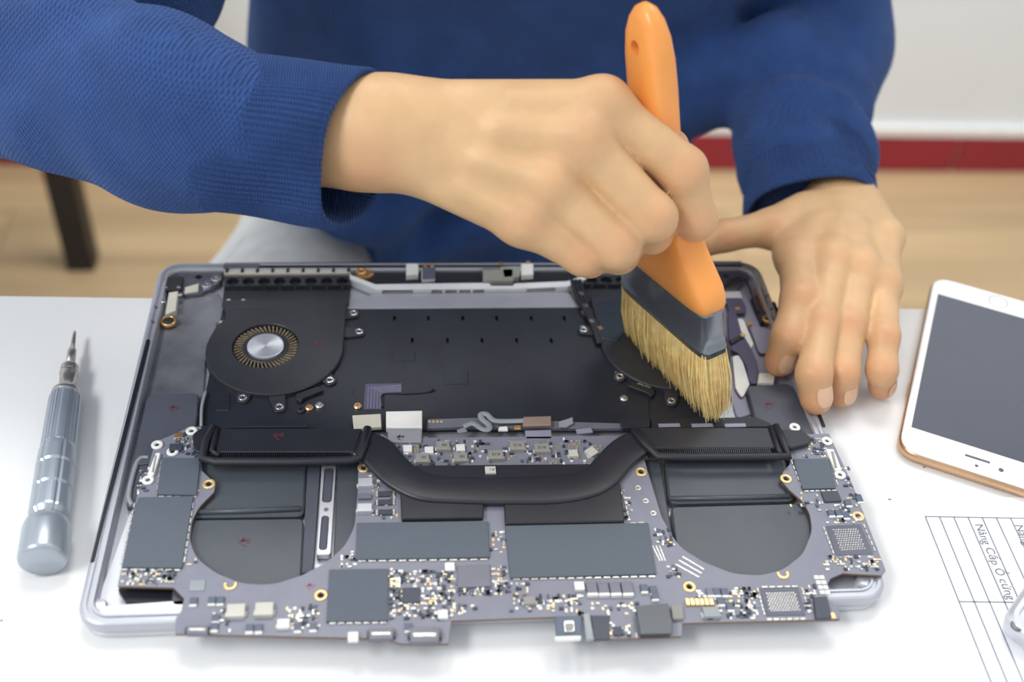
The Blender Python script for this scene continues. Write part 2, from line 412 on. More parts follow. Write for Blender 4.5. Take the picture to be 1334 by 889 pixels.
# floor areas of the case
slab('wrist_rest_pan', [(120, 800), (190, 610), (470, 605), (470, 790), (240, 797)], FLZ+0.0012, 0.0014, 'alu_light', lap, 0.003)
slab('wrist_rest_pan', [(830, 610), (1078, 600), (1148, 765), (860, 780)], FLZ+0.0012, 0.0014, 'alu_light', lap, 0.003)
slab('case_step', [(130, 802), (128, 790), (240, 782), (240, 799)], RIM-0.0012, 0.004, 'alu_light', lap, 0.002)
SCW = disc_mesh('screw', [(0.0030, 0), (0.0030, 0.0018), (0.0026, 0.0024), (0.0010, 0.0024), (0.0009, 0.0016)], 'silver', 18)
for (a, b) in ((128, 790), (1126, 757)): at('corner_screw', disc_mesh('corner_screw', [(0.0038, 0), (0.0038, 0.0026), (0.0030, 0.0038), (0.0012, 0.0042)], 'alu_light', 20), a, b, FLZ+0.0012, lap, dz=0.003)
# --- stained speaker plates and keyboard back plate
slab('side_plate', [(228, 378), (285, 382), (300, 430), (268, 470), (262, 556), (176, 560), (208, 428)], FLZ+0.0014, 0.0014, 'alu_stain', lap, 0.002)
slab('side_plate', [(905, 352), (975, 352), (1006, 420), (1048, 520), (960, 545), (930, 440)], FLZ+0.0014, 0.0014, 'ribbon_lav', lap, 0.002)
KZ = RIM-0.0040
kp = slab('keyboard_plate', [(452, 401), (757, 399), (905, 399), (940, 556), (258, 560), (270, 500), (276, 470), (290, 402)], KZ, 0.003, 'plate_black', lap, 0.0015)
def slot_box(a, b):
    q = Q(a, b, KZ); return pocket([(q[0]+x*0.0008, q[1]+y*0.0021) for x, y in ((-1, -1), (1, -1), (1, 1), (-1, 1))], KZ+0.001, 0.0032)
cutout(kp, [slot_box(a, 415) for a in (514, 558, 603, 647, 692, 735)]+[slot_box(a, 444) for a in (537, 583, 628, 673, 718)])
DOT = disc_mesh('rivet', [(0.0009, 0), (0.0009, 0.0003), (0.0004, 0.0004)], 'plate_black', 10)
for a, b in ((490, 448), (526, 479), (573, 478), (619, 478), (666, 478), (712, 477), (758, 476), (763, 445), (480, 480), (648, 536), (693, 508), (740, 508), (459, 512)): at('rivet', DOT, a, b, KZ, kp)
for q in ([(511, 459), (540, 458), (541, 470), (511, 471)], [(580, 483), (610, 482), (610, 500), (579, 501)], [(729, 515), (756, 515), (757, 524), (729, 524)], [(698, 515), (710, 515), (710, 524), (698, 524)], [(532, 516), (549, 516), (549, 525), (532, 526)], [(775, 515), (800, 514), (801, 530), (776, 531)], [(283, 513), (300, 513), (299, 535), (281, 535)]):
    slab('plate_recess', q, KZ+0.0005, 0.0006, 'plate_black', kp, 0.0008)
DSH = box_mesh('solder_dash', 0.0040, 0.0012, 0.0003, 'speaker_black')
for a in (569, 588, 611, 636, 661, 685, 708, 725, 758): at('solder_dash', DSH, a, 531, KZ, kp)
slab('metal_strip', [(484, 383), (740, 381), (755, 400), (453, 402)], KZ+0.0006, 0.0025, 'alu', lap)
rb = slab('flex_ribbon', [(476, 500), (524, 499), (524, 511), (499, 512), (497, 533), (473, 533)], KZ+0.0006, 0.0005, 'ribbon_purple', lap)
for k in range(5):
    strip('flex_trace', [(479+k*4, 532), (480+k*4, 505+k*1.7), (523, 502+k*1.9)], KZ+0.00075, 0.0002, 'ribbon_lav', rb, 0.8)
slab('sub_plate', [(500, 514), (556, 512), (640, 514), (800, 512), (845, 520), (848, 556), (500, 560)], KZ+0.0006, 0.0006, 'plate_black', lap)
tube('thin_wire', smooth_path([Q(499, 530, KZ+0.001), Q(499, 514, KZ+0.001), Q(530, 513, KZ+0.001), Q(557, 511, KZ+0.001), Q(564, 507, KZ+0.001), Q(567, 508, KZ+0.001)]), 0.00045, 'rubber', lap)
# --- the hinge edge
slab('hinge_cover', [(292, 342), (966, 340), (968, 348), (291, 350)], RIM-0.0002, 0.006, 'rubber', lap)
slab('hinge_cover_end', [(291, 344), (338, 343.5), (338, 348.5), (291, 349)], RIM+0.0004, 0.002, 'alu_dark', lap)
slab('vent_strip', [(292, 352), (456, 351), (457, 356), (292, 357)], RIM-0.0012, 0.004, 'cream_label', lap)
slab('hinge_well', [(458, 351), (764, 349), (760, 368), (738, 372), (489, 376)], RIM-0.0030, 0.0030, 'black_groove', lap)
for k in range(9): at('vent_tab', box_mesh('vent_tab', 0.0016, 0.0026, 0.001, 'rubber'), 296+k*19.8, 353.6-k*0.1, RIM-0.0012, lap)
HZ = RIM-0.0008
hb = slab('antenna_bar', [(455, 357), (489, 370), (637, 368), (640, 372), (668, 372), (670, 369), (738, 366), (762, 358), (764, 363), (739, 373), (668, 376), (490, 377), (456, 363)], HZ, 0.0055, 'bar_white', lap, 0, 0.0004)
hy = Q(600, 376.5, HZ)[1]-0.0002
def barslot(xa, xb, yy):
    a = Q(xa, 377.5, HZ-0.002); b = Q(xb, 377.5, HZ-0.002); y = Q((xa+xb)/2, yy, HZ)[1]
    return pocket([(a[0], y-0.003), (b[0], y-0.003), (b[0], y+0.0085), (a[0], y+0.0085)], HZ-0.0008, 0.0034)
cutout(hb, [barslot(a, b, 376.6) for a, b in ((498, 538), (562, 576), (580, 595), (598, 613), (616, 631))]+[barslot(686, 724, 374.6)])
for q, m in (([(529, 343), (545, 343), (545, 357), (529, 358)], 'white_plastic'), ([(679, 343), (695, 343), (695, 357), (679, 358)], 'white_plastic'), ([(549, 348), (567, 347), (567, 364), (549, 365)], 'silver'),
             ([(629, 351), (669, 350), (669, 365), (629, 366)], 'grey_ferrite'), ([(653, 347), (680, 346), (676, 360), (656, 362)], 'solder'), ([(752, 345), (762, 345), (762, 356), (752, 357)], 'gold')):
    slab('hinge_connector', q, RIM+0.001, 0.006, m, lap, 0.0006, 0.0005)
for a, b in ((554, 345), (563, 345), (652, 343), (688, 341)): comp('gold_contact', a, b, (0.0022, 0.0018, 0.0012), 'gold', lap, RIM+0.0005)
at('gold_ring', ring_mesh('gold_ring', 0.0030, 0.0012, 0.002, 'gold'), 471, 356, RIM-0.0008, lap)
slab('gold_bracket', [(463, 352), (484, 350), (487, 356), (480, 361), (464, 361)], RIM-0.001, 0.004, 'gold', lap, 0.0008)
# --- corner hinge plates
def hinge_corner(px, holes, scr):
    p = slab('hinge_plate', px, RIM-0.0025, 0.004, 'alu_dark', lap, 0.001)
    cutout(p, [bore(*Q(a, b, RIM-0.0025)[:2], RIM-0.0060, RIM, 0.0020) for a, b in holes])
    for a, b in scr: at('screw', SCW, a, b, RIM-0.0028, lap, dz=0.002)
hinge_corner([(236, 347), (290, 346), (289, 366), (262, 382), (240, 384), (228, 372)], ((245, 354), (259, 361), (276, 353)), ((269, 370), (281, 362)))
hinge_corner([(900, 346), (968, 344), (976, 360), (960, 378), (925, 378), (910, 365)], ((929, 353), (946, 360), (957, 352)), ())
slab('white_pad', [(925, 380), (965, 379), (968, 390), (940, 396)], RIM-0.0028, 0.003, 'alu_light', lap, 0.001)
slab('connector_block', [(214, 361), (239, 360), (237, 377), (213, 378)], RIM-0.0005, 0.005, 'rubber', lap, 0.0008)
slab('tan_label', [(220, 381), (232, 379), (229, 404), (215, 410)], RIM-0.001, 0.004, 'cream_label', lap)
slab('metal_tab', [(241, 374), (259, 369), (258, 379), (240, 382)], RIM-0.0016, 0.003, 'cream_label', lap)
at('gold_ring', ring_mesh('gold_ring', 0.0042, 0.0028, 0.002, 'gold'), 220, 421, RIM-0.004, lap); at('dark_core', disc_mesh('dark_core', [(0.0028, 0), (0.0028, 0.002), (0.002, 0.0024)], 'rubber'), 220, 421, RIM-0.004, lap)
for a, b in ((216, 376), (233, 376), (235, 385), (213, 394)): at('screw', disc_mesh('mini_screw', [(0.0013, 0), (0.0013, 0.001), (0.0008, 0.0013)], 'silver', 12), a, b, RIM-0.0016, lap)
slab('tan_label', [(984, 375), (993, 374), (1002, 400), (995, 404)], RIM-0.001, 0.004, 'phone_gold', lap)
slab('connector_block', [(979, 386), (986, 384), (1003, 418), (992, 420)], RIM-0.002, 0.004, 'rubber', lap, 0.0008)
at('gold_ring', ring_mesh('gold_ring', 0.0034, 0.002, 0.002, 'gold'), 1000, 418, RIM-0.003, lap)
tube('antenna_wire', smooth_path([Q(938, 378, RIM-0.001), Q(950, 367, RIM), Q(962, 362, RIM), Q(972, 366, RIM), Q(980, 385, RIM-0.001), Q(988, 408, RIM-0.002)]), 0.0009, 'rubber', lap)
slab('flex_ribbon', [(945, 388), (966, 388), (972, 400), (972, 408), (950, 408)], RIM-0.0024, 0.0008, 'ribbon_purple', lap)
comp('gold_contact', 961, 402, (0.003, 0.0022, 0.0012), 'gold', lap, RIM-0.0028); comp('gold_contact', 977, 421, (0.0022, 0.003, 0.0015), 'gold', lap, RIM-0.0028)
slab('flex_ribbon', [(948, 405), (958, 404), (966, 432), (978, 452), (986, 470), (992, 500), (977, 500), (972, 476), (962, 460), (950, 455)], RIM-0.0022, 0.0008, 'ribbon_purple', lap, 0.004)
slab('flex_ribbon', [(972, 415), (985, 425), (1008, 430), (1006, 458), (990, 462), (982, 440)], RIM-0.0030, 0.0008, 'ribbon_lav', lap, 0.003)
for q in ([(955, 416), (968, 414), (982, 448), (978, 456), (968, 448)], [(954, 464), (965, 462), (977, 500), (967, 520), (958, 505)]): slab('white_pad', q, RIM-0.0034, 0.001, 'white_plastic', lap, 0.003)
slab('flex_tab', [(950, 443), (968, 434), (970, 438), (953, 449)], RIM-0.001, 0.001, 'rubber', lap)
comp('gold_contact', 968, 436, (0.0026, 0.0024, 0.0005), 'gold_pad', lap, RIM-0.0009, 0.5)
slab('tan_label', [(989, 486), (1010, 486), (1008, 499), (987, 499)], RIM+0.0006, 0.002, 'light_ferrite', lap)
# --- speakers
def speaker(px, mk):
    s = slab('speaker_box', px, RIM-0.0012, 0.005, 'speaker_black', lap, 0.004, 0.0006); ink(*mk, RIM-0.0012, s, 1.1); return s
speaker([(192, 514), (259, 511), (257, 540), (253, 568), (232, 600), (172, 606)], (226, 532))
speaker([(972, 503), (1030, 499), (1056, 552), (1062, 585), (1000, 590), (984, 545)], (1001, 528))
slab('side_frame', [(181, 604), (214, 600), (196, 655), (163, 662)], RIM-0.0025, 0.003, 'speaker_black', lap, 0.002)
tube('side_gasket', smooth_path([Q(194, 597, RIM-0.002), Q(183, 598, RIM-0.002), Q(176, 610, RIM-0.002), Q(168, 645, RIM-0.002), Q(172, 659, RIM-0.002)]), 0.0012, 'flex_grey', lap)
tube('speaker_wire', smooth_path([Q(268, 510, RIM-0.002), Q(263, 530, RIM-0.002), Q(262, 556, RIM-0.002)]), 0.0008, 'flex_grey', lap)
# --- fans
FZ = RIM-0.0009
def w2(px, py, z=FZ): return Q(px, py, z)[:2]
fc = w2(346, 450)
outline = [(290, 391), (452, 389), (449, 430), (447, 455)]
outl = [w2(*p) for p in outline]
cc = w2(358, 453); ra = abs(w2(447, 455)[0]-cc[0])
for k in range(1, 22):
    a = math.radians(0-k*9.2); outl.append(np.array([cc[0]+ra*math.cos(a), cc[1]+ra*0.98*math.sin(a)]))
outl += [w2(282, 424), w2(294, 414), w2(293, 402), w2(289, 397)]
def fan(mx):
    g = (lambda p: (p[0]*mx, p[1])) if mx == 1 else (lambda p: (-p[0]-0.0005, p[1]))
    pts = [g(p) for p in outl]
    # cover with a round intake opening: ring of quads between the outline and the opening
    ci = g(fc); RI = 0.0172; N = 72
    def outer(a):
        d = np.array([math.cos(a), math.sin(a)]); best = 0.02
        for i in range(len(pts)):
            p = np.array(pts[i])-ci; q = np.array(pts[(i+1) % len(pts)])-ci; e = q-p; den = d[0]*e[1]-d[1]*e[0]
            if abs(den) < 1e-12: continue
            t = (p[0]*e[1]-p[1]*e[0])/den; s = (p[0]*d[1]-p[1]*d[0])/den
            if t > 0 and -1e-6 <= s <= 1+1e-6: best = max(best, t)
        return np.array(ci)+d*best
    A = [2*math.pi*k/N for k in range(N)]
    for p in pts: A.append(math.atan2(p[1]-ci[1], p[0]-ci[0]) % (2*math.pi))
    A = sorted(set(round(a, 5) for a in A)); N = len(A)
    v = []; f = []
    O = [outer(a) for a in A]
    rows = [[(ci[0]+RI*math.cos(a), ci[1]+RI*math.sin(a), FZ-0.0035) for a in A], [(ci[0]+RI*math.cos(a), ci[1]+RI*math.sin(a), FZ-0.0003) for a in A], [(ci[0]+(RI+0.0004)*math.cos(a), ci[1]+(RI+0.0004)*math.sin(a), FZ) for a in A],
            [(*(o+(np.array(ci)-o)*0.012), FZ) for o in O], [(*o, FZ-0.0006) for o in O], [(*o, FZ-0.0052) for o in O]]
    for r in rows: v += r
    for i in range(len(rows)-1):
        for k in range(N):
            j = (k+1) % N; f.append((i*N+k, (i+1)*N+k, (i+1)*N+j, i*N+j))
    root = obj('fan', v, f, 'fan_black', lap)
    me = disc_mesh('fan_floor', [(RI+0.001, 0), (RI+0.001, 0.0006), (RI, 0.0008)], 'fan_black', 40); inst('fan_floor', me, (ci[0], ci[1], FZ-0.0048), 0, root)
    # impeller blades
    v = []; f = []
    NB = 44
    for k in range(NB):
        a = 2*math.pi*k/NB
        for s in range(1):
            p = [(0.0120, a, 0), (0.0166, a+0.10*mx, 0), (0.0166, a+0.10*mx+0.055, 0), (0.0120, a+0.05, 0)]
            i = len(v)
            for z in (FZ-0.004, FZ-0.0012):
                for r, aa, _ in p: v.append((ci[0]+r*math.cos(aa), ci[1]+r*math.sin(aa), z))
            f += [(i, i+1, i+5, i+4), (i+1, i+2, i+6, i+5), (i+2, i+3, i+7, i+6), (i+3, i, i+4, i+7), (i+4, i+5, i+6, i+7)]
    obj('impeller', v, f, 'fan_blade', root)
    v, f = lathe_geo([(0.0124, FZ-0.0042), (0.0124, FZ-0.0014), (0.0112, FZ-0.0008), (0.0102, FZ-0.0010), (0.0098, FZ-0.0016)], 40, org=(ci[0], ci[1], 0)); obj('hub_ring', v, f, 'rubber', root, True)
    v, f = lathe_geo([(0.0097, FZ-0.0018), (0.0096, FZ-0.0003), (0.0090, FZ)], 40, org=(ci[0], ci[1], 0)); obj('hub', v, f, 'hub_spin', root)
    # exhaust with round notches
    p0 = g(w2(288, 391)); p1 = g(w2(454, 389)); p2 = g(w2(458, 358)); p3 = g(w2(292, 359))
    slabw('exhaust_tray', [p0, p1, p2, p3], FZ-0.0040, 0.0014, 'fan_black', root)
    lip = slabw('exhaust_lip', [g(w2(292, 371)), g(w2(455, 370)), g(w2(458, 358)), g(w2(292, 359))], FZ-0.0006, 0.0036, 'fan_black', root)
    cutout(lip, [bore(*g(w2(303+k*20.4, 366-k*0.1)), FZ-0.0036, FZ+0.001, 0.0034, 16) for k in range(8)])
    slabw('cover_ridge', [g(w2(296, 399)), g(w2(436, 397)), g(w2(436, 399)), g(w2(296, 401))], FZ+0.0003, 0.0004, 'fan_black', root)
    for a, b in ((297, 385), (316, 385)):
        q = g(w2(a, b)); inst('rivet', disc_mesh('tray_rivet', [(0.0011, 0), (0.0011, 0.0005), (0.0006, 0.0007)], 'cream_label', 12), (q[0], q[1], FZ-0.0040), 0, root)
    for a, b, c, d in ((460.6, 406, 446, 406), (468, 430, 446, 430), (430, 493, 412, 478), (316, 516, 322, 500), (364, 528, 360, 510), (289, 420, 298, 428)):
        q = np.array(g(w2(a, b))); q2 = np.array(g(w2(c, d))); dd = (q-q2)/np.linalg.norm(q-q2); nn = np.array([-dd[1], dd[0]])*0.0034
        slabw('mount_tab', [q2-nn*1.3, q+dd*0.003-nn*0.8, q+dd*0.003+nn*0.8, q2+nn*1.3], KZ+0.0018, 0.0018, 'fan_black', root, 0.0025)
        inst('mount_ring', ring_mesh('mount_ring', 0.0023, 0.0010, 0.0006, 'silver', 14), (q[0], q[1], KZ+0.0018), 0, root)
    slabw('cable_clip', [g(w2(386, 512)), g(w2(414, 502)), g(w2(421, 507)), g(w2(396, 517)), g(w2(392, 522)), g(w2(386, 519))], KZ+0.0025, 0.0022, 'rubber', root)
    return root
def hub_material():
    m = mat('hub_spin', (214, 218, 224), 0.3, 0.6, noise=0.0)
    nt = m.node_tree; b = nt.nodes['Principled BSDF']; b.inputs['Anisotropic'].default_value = 0.85
    tg = nt.nodes.new('ShaderNodeTangent'); tg.direction_type = 'RADIAL'; tg.axis = 'Z'; nt.links.new(tg.outputs[0], b.inputs['Tangent'])
hub_material()
fL = fan(1); ink(415, 446, FZ, fL, 1.0); fR = fan(-1)
# the hub disc needs its own centre for the brushed reflection
for o in list(fL.children)+list(fR.children):
    if o.name.startswith('hub') and not o.name.startswith('hub_ring'):
        c = np.mean([v.co[:] for v in o.data.vertices], 0); o.data.transform(Matrix.Translation((-c[0], -c[1], -c[2]))); o.location = Vector(c)
slab('clear_film', [(775, 393), (812, 390), (815, 430), (805, 445), (783, 440)], FZ+0.0006, 0.0004, 'clear_film', lap, 0.002)
for a, b, m in ((392, 534, 'rubber'), (403, 531, 'phone_gold'), (416, 528, 'silver'), (466, 529, 'phone_gold'), (806, 487, 'silver'), (813, 519, 'silver'), (873, 520, 'silver'), (834, 503, 'solder'), (843, 506, 'solder'), (760, 428, 'solder')):
    at('plate_screw', disc_mesh('plate_screw', [(0.0022, 0), (0.0022, 0.0012), (0.0016, 0.0017), (0.0008, 0.0017), (0.0006, 0.001)], m, 14), a, b, KZ, lap, dz=0.001)
# cable bundle beside the second fan
for k in range(3):
    tube('cable', smooth_path([Q(745+k*5, 366, RIM-0.001), Q(752+k*5, 388, RIM-0.001), Q(762+k*4, 405+k*3, RIM-0.001), Q(772+k*3, 425, RIM-0.0012), Q(780+k*3, 448, RIM-0.002)]), 0.0013, 'rubber', lap)
for a, b in ((757, 382), (763, 398), (771, 418), (782, 427)): comp('cable_clip', a, b, (0.0024, 0.003, 0.0022), 'phone_gold', lap, RIM-0.002, 0.4)
# --- battery cells seen through the board
BTZ = RIM-0.0012
def cell(px, z=BTZ, r=0.003, mk=None):
    s = slab('battery_cell', px, z, 0.005, 'battery_film', lap, r, 0.0008)
    if mk: ink(*mk, z, s, 1.3)
    return s
cell([(245, 592), (399, 590), (396, 672), (240, 674)], BTZ+0.0002, 0.004)
cell([(236, 677), (396, 675), (391, 790), (222, 790)], BTZ, 0.003, (318, 706))
tube('cell_fold', [Q(250, 668, BTZ+0.0008), Q(320, 666, BTZ+0.0008), Q(392, 663, BTZ+0.0008)], 0.0013, 'battery_film', lap, 10)
slab('divider_strip', [(401, 598), (418, 598), (408, 745), (393, 747)], BTZ-0.0004, 0.004, 'speaker_black', lap)
sr = slab('touchpad_rail', [(419, 606), (438, 606), (431, 723), (412, 723)], BTZ, 0.003, 'alu_light', lap, 0.0015)
cutout(sr, [pocket(rnd([Q(a, b, BTZ)[:2] for a, b in q], 0.002), BTZ+0.001, 0.0034) for q in ([(423, 609), (435, 609), (432, 655), (419, 655)], [(419, 672), (429, 672), (426, 717), (415, 717)])]+[bore(*Q(425, 664, BTZ)[:2], BTZ-0.0024, BTZ+0.001, 0.0012, 12)])
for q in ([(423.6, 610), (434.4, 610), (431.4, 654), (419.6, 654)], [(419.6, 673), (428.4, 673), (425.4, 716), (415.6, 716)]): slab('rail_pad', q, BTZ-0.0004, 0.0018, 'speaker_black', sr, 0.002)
cell([(440, 600), (480, 600), (475, 740), (433, 740)], BTZ-0.0003)
cell([(866, 596), (1022, 592), (1036, 652), (872, 656)], BTZ+0.0002, 0.004)
cell([(874, 660), (1062, 655), (1075, 770), (888, 775)], BTZ, 0.003)
tube('cell_fold', [Q(872, 650, BTZ+0.0008), Q(950, 649, BTZ+0.0008), Q(1028, 647, BTZ+0.0008)], 0.0013, 'battery_film', lap, 10)
cell([(838, 598), (860, 598), (884, 740), (850, 740)], BTZ-0.0003)
slab('black_piece', [(152, 766), (214, 766), (229, 768), (232, 786), (165, 786)], FLZ+0.0035, 0.003, 'black_groove', lap, 0.001)  # plain black piece showing below the board's lower left notch
# --- connector row between plate and board
slab('flex_label', [(503, 536), (550, 535), (550, 557), (503, 557)], RIM+0.004, 0.0035, 'white_plastic', lap)
slab('flex_strip', [(505, 560), (550, 560), (549, 576), (506, 576)], RIM+0.0034, 0.001, 'flex_grey', lap)
ink(521, 570, RIM+0.0034, lap, 0.8)
slab('tan_label', [(459, 541), (496, 539), (497, 556), (461, 559)], RIM+0.001, 0.002, 'cream_label', lap)
slab('touch_bar_board', [(557, 546), (625, 544), (760, 550), (830, 552), (831, 558), (690, 558), (600, 556), (556, 558)], RIM-0.001, 0.002, 'chip_grey', lap)
for k in range(4): at('test_pad', disc_mesh('test_pad', [(0.0008, 0), (0.0008, 0.0002), (0.0005, 0.0003)], 'gold_pad', 10), 559.5+k*5.2, 549.6, RIM-0.001, lap)
tube('squiggle_cable', smooth_path([Q(604, 556, RIM+0.001), Q(616, 552, RIM+0.0015), Q(628, 559, RIM+0.002), Q(636, 560, RIM+0.002), Q(637, 554, RIM+0.002), Q(628, 546, RIM+0.002), Q(627, 540, RIM+0.002), Q(634, 540, RIM+0.002), Q(644, 548, RIM+0.002), Q(662, 549, RIM+0.0015), Q(690, 548, RIM+0.001)]), 0.0016, 'flex_grey', lap, 8, 0.4)
slab('copper_label', [(682, 543), (718, 542), (718, 554), (681, 555)], RIM+0.002, 0.002, 'copper_tape', lap); slab('copper_edge', [(684, 561), (718, 560), (719, 572), (685, 572)], RIM+0.002, 0.001, 'ribbon_lav', lap)
slab('flex_tab', [(728, 549), (738, 546), (746, 543), (747, 551), (738, 556), (728, 556)], RIM+0.001, 0.001, 'flex_grey', lap)
for q, m in (([(595, 560), (606, 556), (609, 562), (598, 564)], 'ribbon_lav'), ([(650, 556), (661, 555), (662, 561), (649, 561)], 'white_plastic'), ([(750, 559), (770, 557), (773, 563), (752, 565)], 'ribbon_lav'), ([(736, 569), (758, 567), (760, 572), (734, 573)], 'ribbon_lav'), ([(670, 554), (679, 554), (679, 559), (670, 559)], 'gold')):
    slab('flex_pad', q, RIM+0.0006, 0.001, m, lap, 0.0005)
for a in (770, 795, 820): pass
slab('black_rail', [(848, 546), (985, 543), (1003, 551), (1003, 556), (849, 557)], RIM+0.0004, 0.003, 'rubber', lap)
for a in (872, 915, 958): comp('rail_window', a, 554, (0.011, 0.0024, 0.0004), 'ribbon_lav', lap, RIM+0.0004)
slab('black_bracket', [(808, 546), (846, 543), (847, 556), (810, 558)], RIM+0.0012, 0.003, 'plate_black', lap, 0.0008)
strip('black_rail', [(262, 557), (330, 555), (402, 554)], RIM+0.0004, 0.001, 'rubber', lap, 5)
# ================================================================== LOGIC BOARD
B0 = RIM+0.0006; B1 = B0+0.0014
pb = D(600, 700, 0.5)
brd = thing('logic_board', (0.0, -0.06, B0), 'dark grey laptop circuit board with black heat pipe resting across the laptop', 'circuit board')
bout = [(246, 556), (262, 556), (272, 590), (262, 597), (263, 613), (271, 621), (281, 630), (279, 641), (258, 662), (250, 680), (247, 705), (256, 728), (282, 747), (317, 761), (355, 762), (393, 750), (425, 733), (449, 712), (462, 686), (466, 640), (467, 606), (476, 575), (500, 571), (800, 568), (832, 570), (840, 600), (845, 618), (862, 674), (884, 712), (916, 732), (956, 748), (992, 750), (1021, 742), (1046, 722), (1058, 692), (1055, 668), (1044, 652), (1028, 638), (1018, 626), (1020, 615), (1029, 605), (1030, 580), (1040, 566), (1080, 565), (1111, 632), (1154, 743), (1149, 750), (1112, 748), (1098, 747), (1082, 754), (1077, 764), (1077, 780), (1092, 792), (1095, 807), (889, 812), (888, 829), (766, 834), (764, 804), (722, 804), (588, 809), (584, 839), (524, 839), (500, 832), (228, 826), (229, 806), (236, 796), (240, 780), (226, 766), (153, 764), (178, 648), (190, 620), (202, 576), (226, 566)]
def round_of(a, b): return 0.02 if (246 < a < 463 and 655 < b < 765) or (855 < a < 1062 and 640 < b < 752) else 0.0007
P_ = rnd([Q(a, b, B1)[:2] for a, b in bout], [round_of(a, b) for a, b in bout], 4)
v, f = slab_geo(P_, B1, 0.0014, 0.00012); N = len(P_)
pcb_ = obj('circuit_board', v, f, 'pcb', brd, mats=['pcb_edge'], fm=[1]*N+[0]*N+[0, 0])
def cover(name, px, h=0.0014, m='shield_tape', r=0.0006): return slab(name, px, B1+h, h, m, brd, r, 0.0002)
covers = [[(211, 596), (261, 597), (256, 645), (204, 644)], [(180, 648), (252, 646), (237, 740), (158, 739)], [(465, 681), (636, 679), (638, 726), (463, 729)], [(658, 685), (844, 681), (855, 748), (665, 753)], [(429, 742), (506, 741), (505, 809), (425, 810)], [(1033, 598), (1080, 597), (1089, 636), (1046, 637)]]
for c in covers: cover('shield_cover', c)
cover('chip', [(596, 737), (638, 735), (640, 764), (596, 766)], 0.0011, 'chip_grey'); cover('chip', [(524, 766), (547, 765), (547, 785), (524, 786)], 0.001, 'chip_black')
cover('chip', [(1069, 640), (1091, 639), (1097, 653), (1075, 654)], 0.001, 'chip_black')
cover('memory_pad', [(990, 766), (1040, 765), (1050, 802), (998, 803)], 0.0003, 'memory_area'); cover('memory_pad', [(1076, 685), (1121, 683), (1138, 722), (1089, 724)], 0.0003, 'memory_area')
# solder ball grids (fine, counted by nobody)
def balls(q, nx, ny, skip=0.0):
    v = []; f = []; q = [Q(a, b, B1+0.0003) for a, b in q]
    for i in range(nx):
        for j in range(ny):
            s = (i+0.5+(0.25 if j % 2 else -0.25))/nx; t = (j+0.5)/ny
            p = (q[0]*(1-s)+q[1]*s)*(1-t)+(q[3]*(1-s)+q[2]*s)*t; k = len(v); r = 0.00048
            v += [p+np.array((r*a, r*b, 0.00025*c)) for a, b, c in ((-1, 0, 0), (0, -1, 0), (1, 0, 0), (0, 1, 0), (0, 0, 1))]
            f += [(k, k+1, k+4), (k+1, k+2, k+4), (k+2, k+3, k+4), (k+3, k, k+4)]
    tag(obj('solder_balls', v, f, 'solder', brd), kind='stuff')
balls([(998, 772), (1036, 771), (1043, 796), (1003, 797)], 11, 10); balls([(1085, 689), (1117, 688), (1128, 716), (1095, 718)], 10, 10)
HOLES = []
# gold and white screw holes
GR = ring_mesh('screw_hole_ring', 0.0030, 0.0013, 0.0005, 'gold_pad'); GH = ring_mesh('screw_hole_ring', 0.0030, 0.0013, 0.0005, 'gold_pad', 18, 0.62); WR = ring_mesh('screw_hole_ring', 0.0028, 0.0010, 0.0012, 'white_plastic')
for a, b in ((272, 631), (418, 776), (474, 610), (835, 615), (1024, 624), (1118, 673), (898, 765)):
    at('screw_hole_ring', GR, a, b, B1, brd); HOLES.append((*Q(a, b, B1)[:2], 0.0013))
for a, b in ((300, 762), (1020, 748)): at('screw_hole_ring', GH, a, b, B1, brd)
for a, b in ((250, 563), (225, 590), (205, 581), (193, 627), (1035, 558), (1077, 576), (1094, 620)):
    at('screw_hole_ring', WR, a, b, B1, brd); HOLES.append((*Q(a, b, B1)[:2], 0.0010))
for a, b in ((831, 636), (841, 653), (851, 669)): at('test_ring', ring_mesh('test_ring', 0.0016, 0.0006, 0.0003, 'solder', 12), a, b, B1, brd)
cutout(pcb_, [bore(x, y, B0-0.001, B1+0.001, r, 12) for x, y, r in HOLES])
# long white display connectors
for q in ([(203, 590), (209, 590), (200, 619), (192, 618)], [(1076, 585), (1086, 585), (1097, 613), (1088, 613)]):
    k_ = cover('display_connector', q, 0.0018, 'white_plastic'); c = np.mean(np.array(q, float), 0)
    slab('connector_slot', [tuple(c+(np.array(p)-c)*np.array((0.45, 0.8))) for p in q], B1+0.0020, 0.0003, 'grey_ferrite', k_)
def inductor(px, py, sx=0.0062, sy=0.0054, h=0.0026, m='grey_ferrite', rot=0.0, txt=None, feet=True, term=True):
    o = comp('inductor', px, py, (sx, sy, h), m, brd, B1, rot)
    if feet:
        for s in (-1, 1):
            p = Matrix.Rotation(rot, 3, 'Z') @ Vector((s*(sx/2+0.0002), -sy*0.18, 0)); q = Q(px, py, B1+h)
            inst('terminal', box_mesh('terminal', 0.0009, sy*0.4, h*0.45, 'light_ferrite'), (q[0]+p.x, q[1]+p.y, B1), rot, o)
    if txt:
        q = Q(px, py, B1+h); text_mesh(txt, 0.0024, 'print_dark', o, (q[0]+0.0019, q[1]+0.0008, B1+h+0.00006), (-1, 0, 0), (0, -1, 0))
    return o
for a, b, t in ((577, 580, 'IIII'), (550, 596, 'IIII'), (600, 595, 'IIII'), (646, 592, 'R15'), (674, 580, 'R15'), (706, 583, 'R15')): inductor(a, b, 0.0064 if t != 'R15' else 0.0072, 0.0056, txt=t)
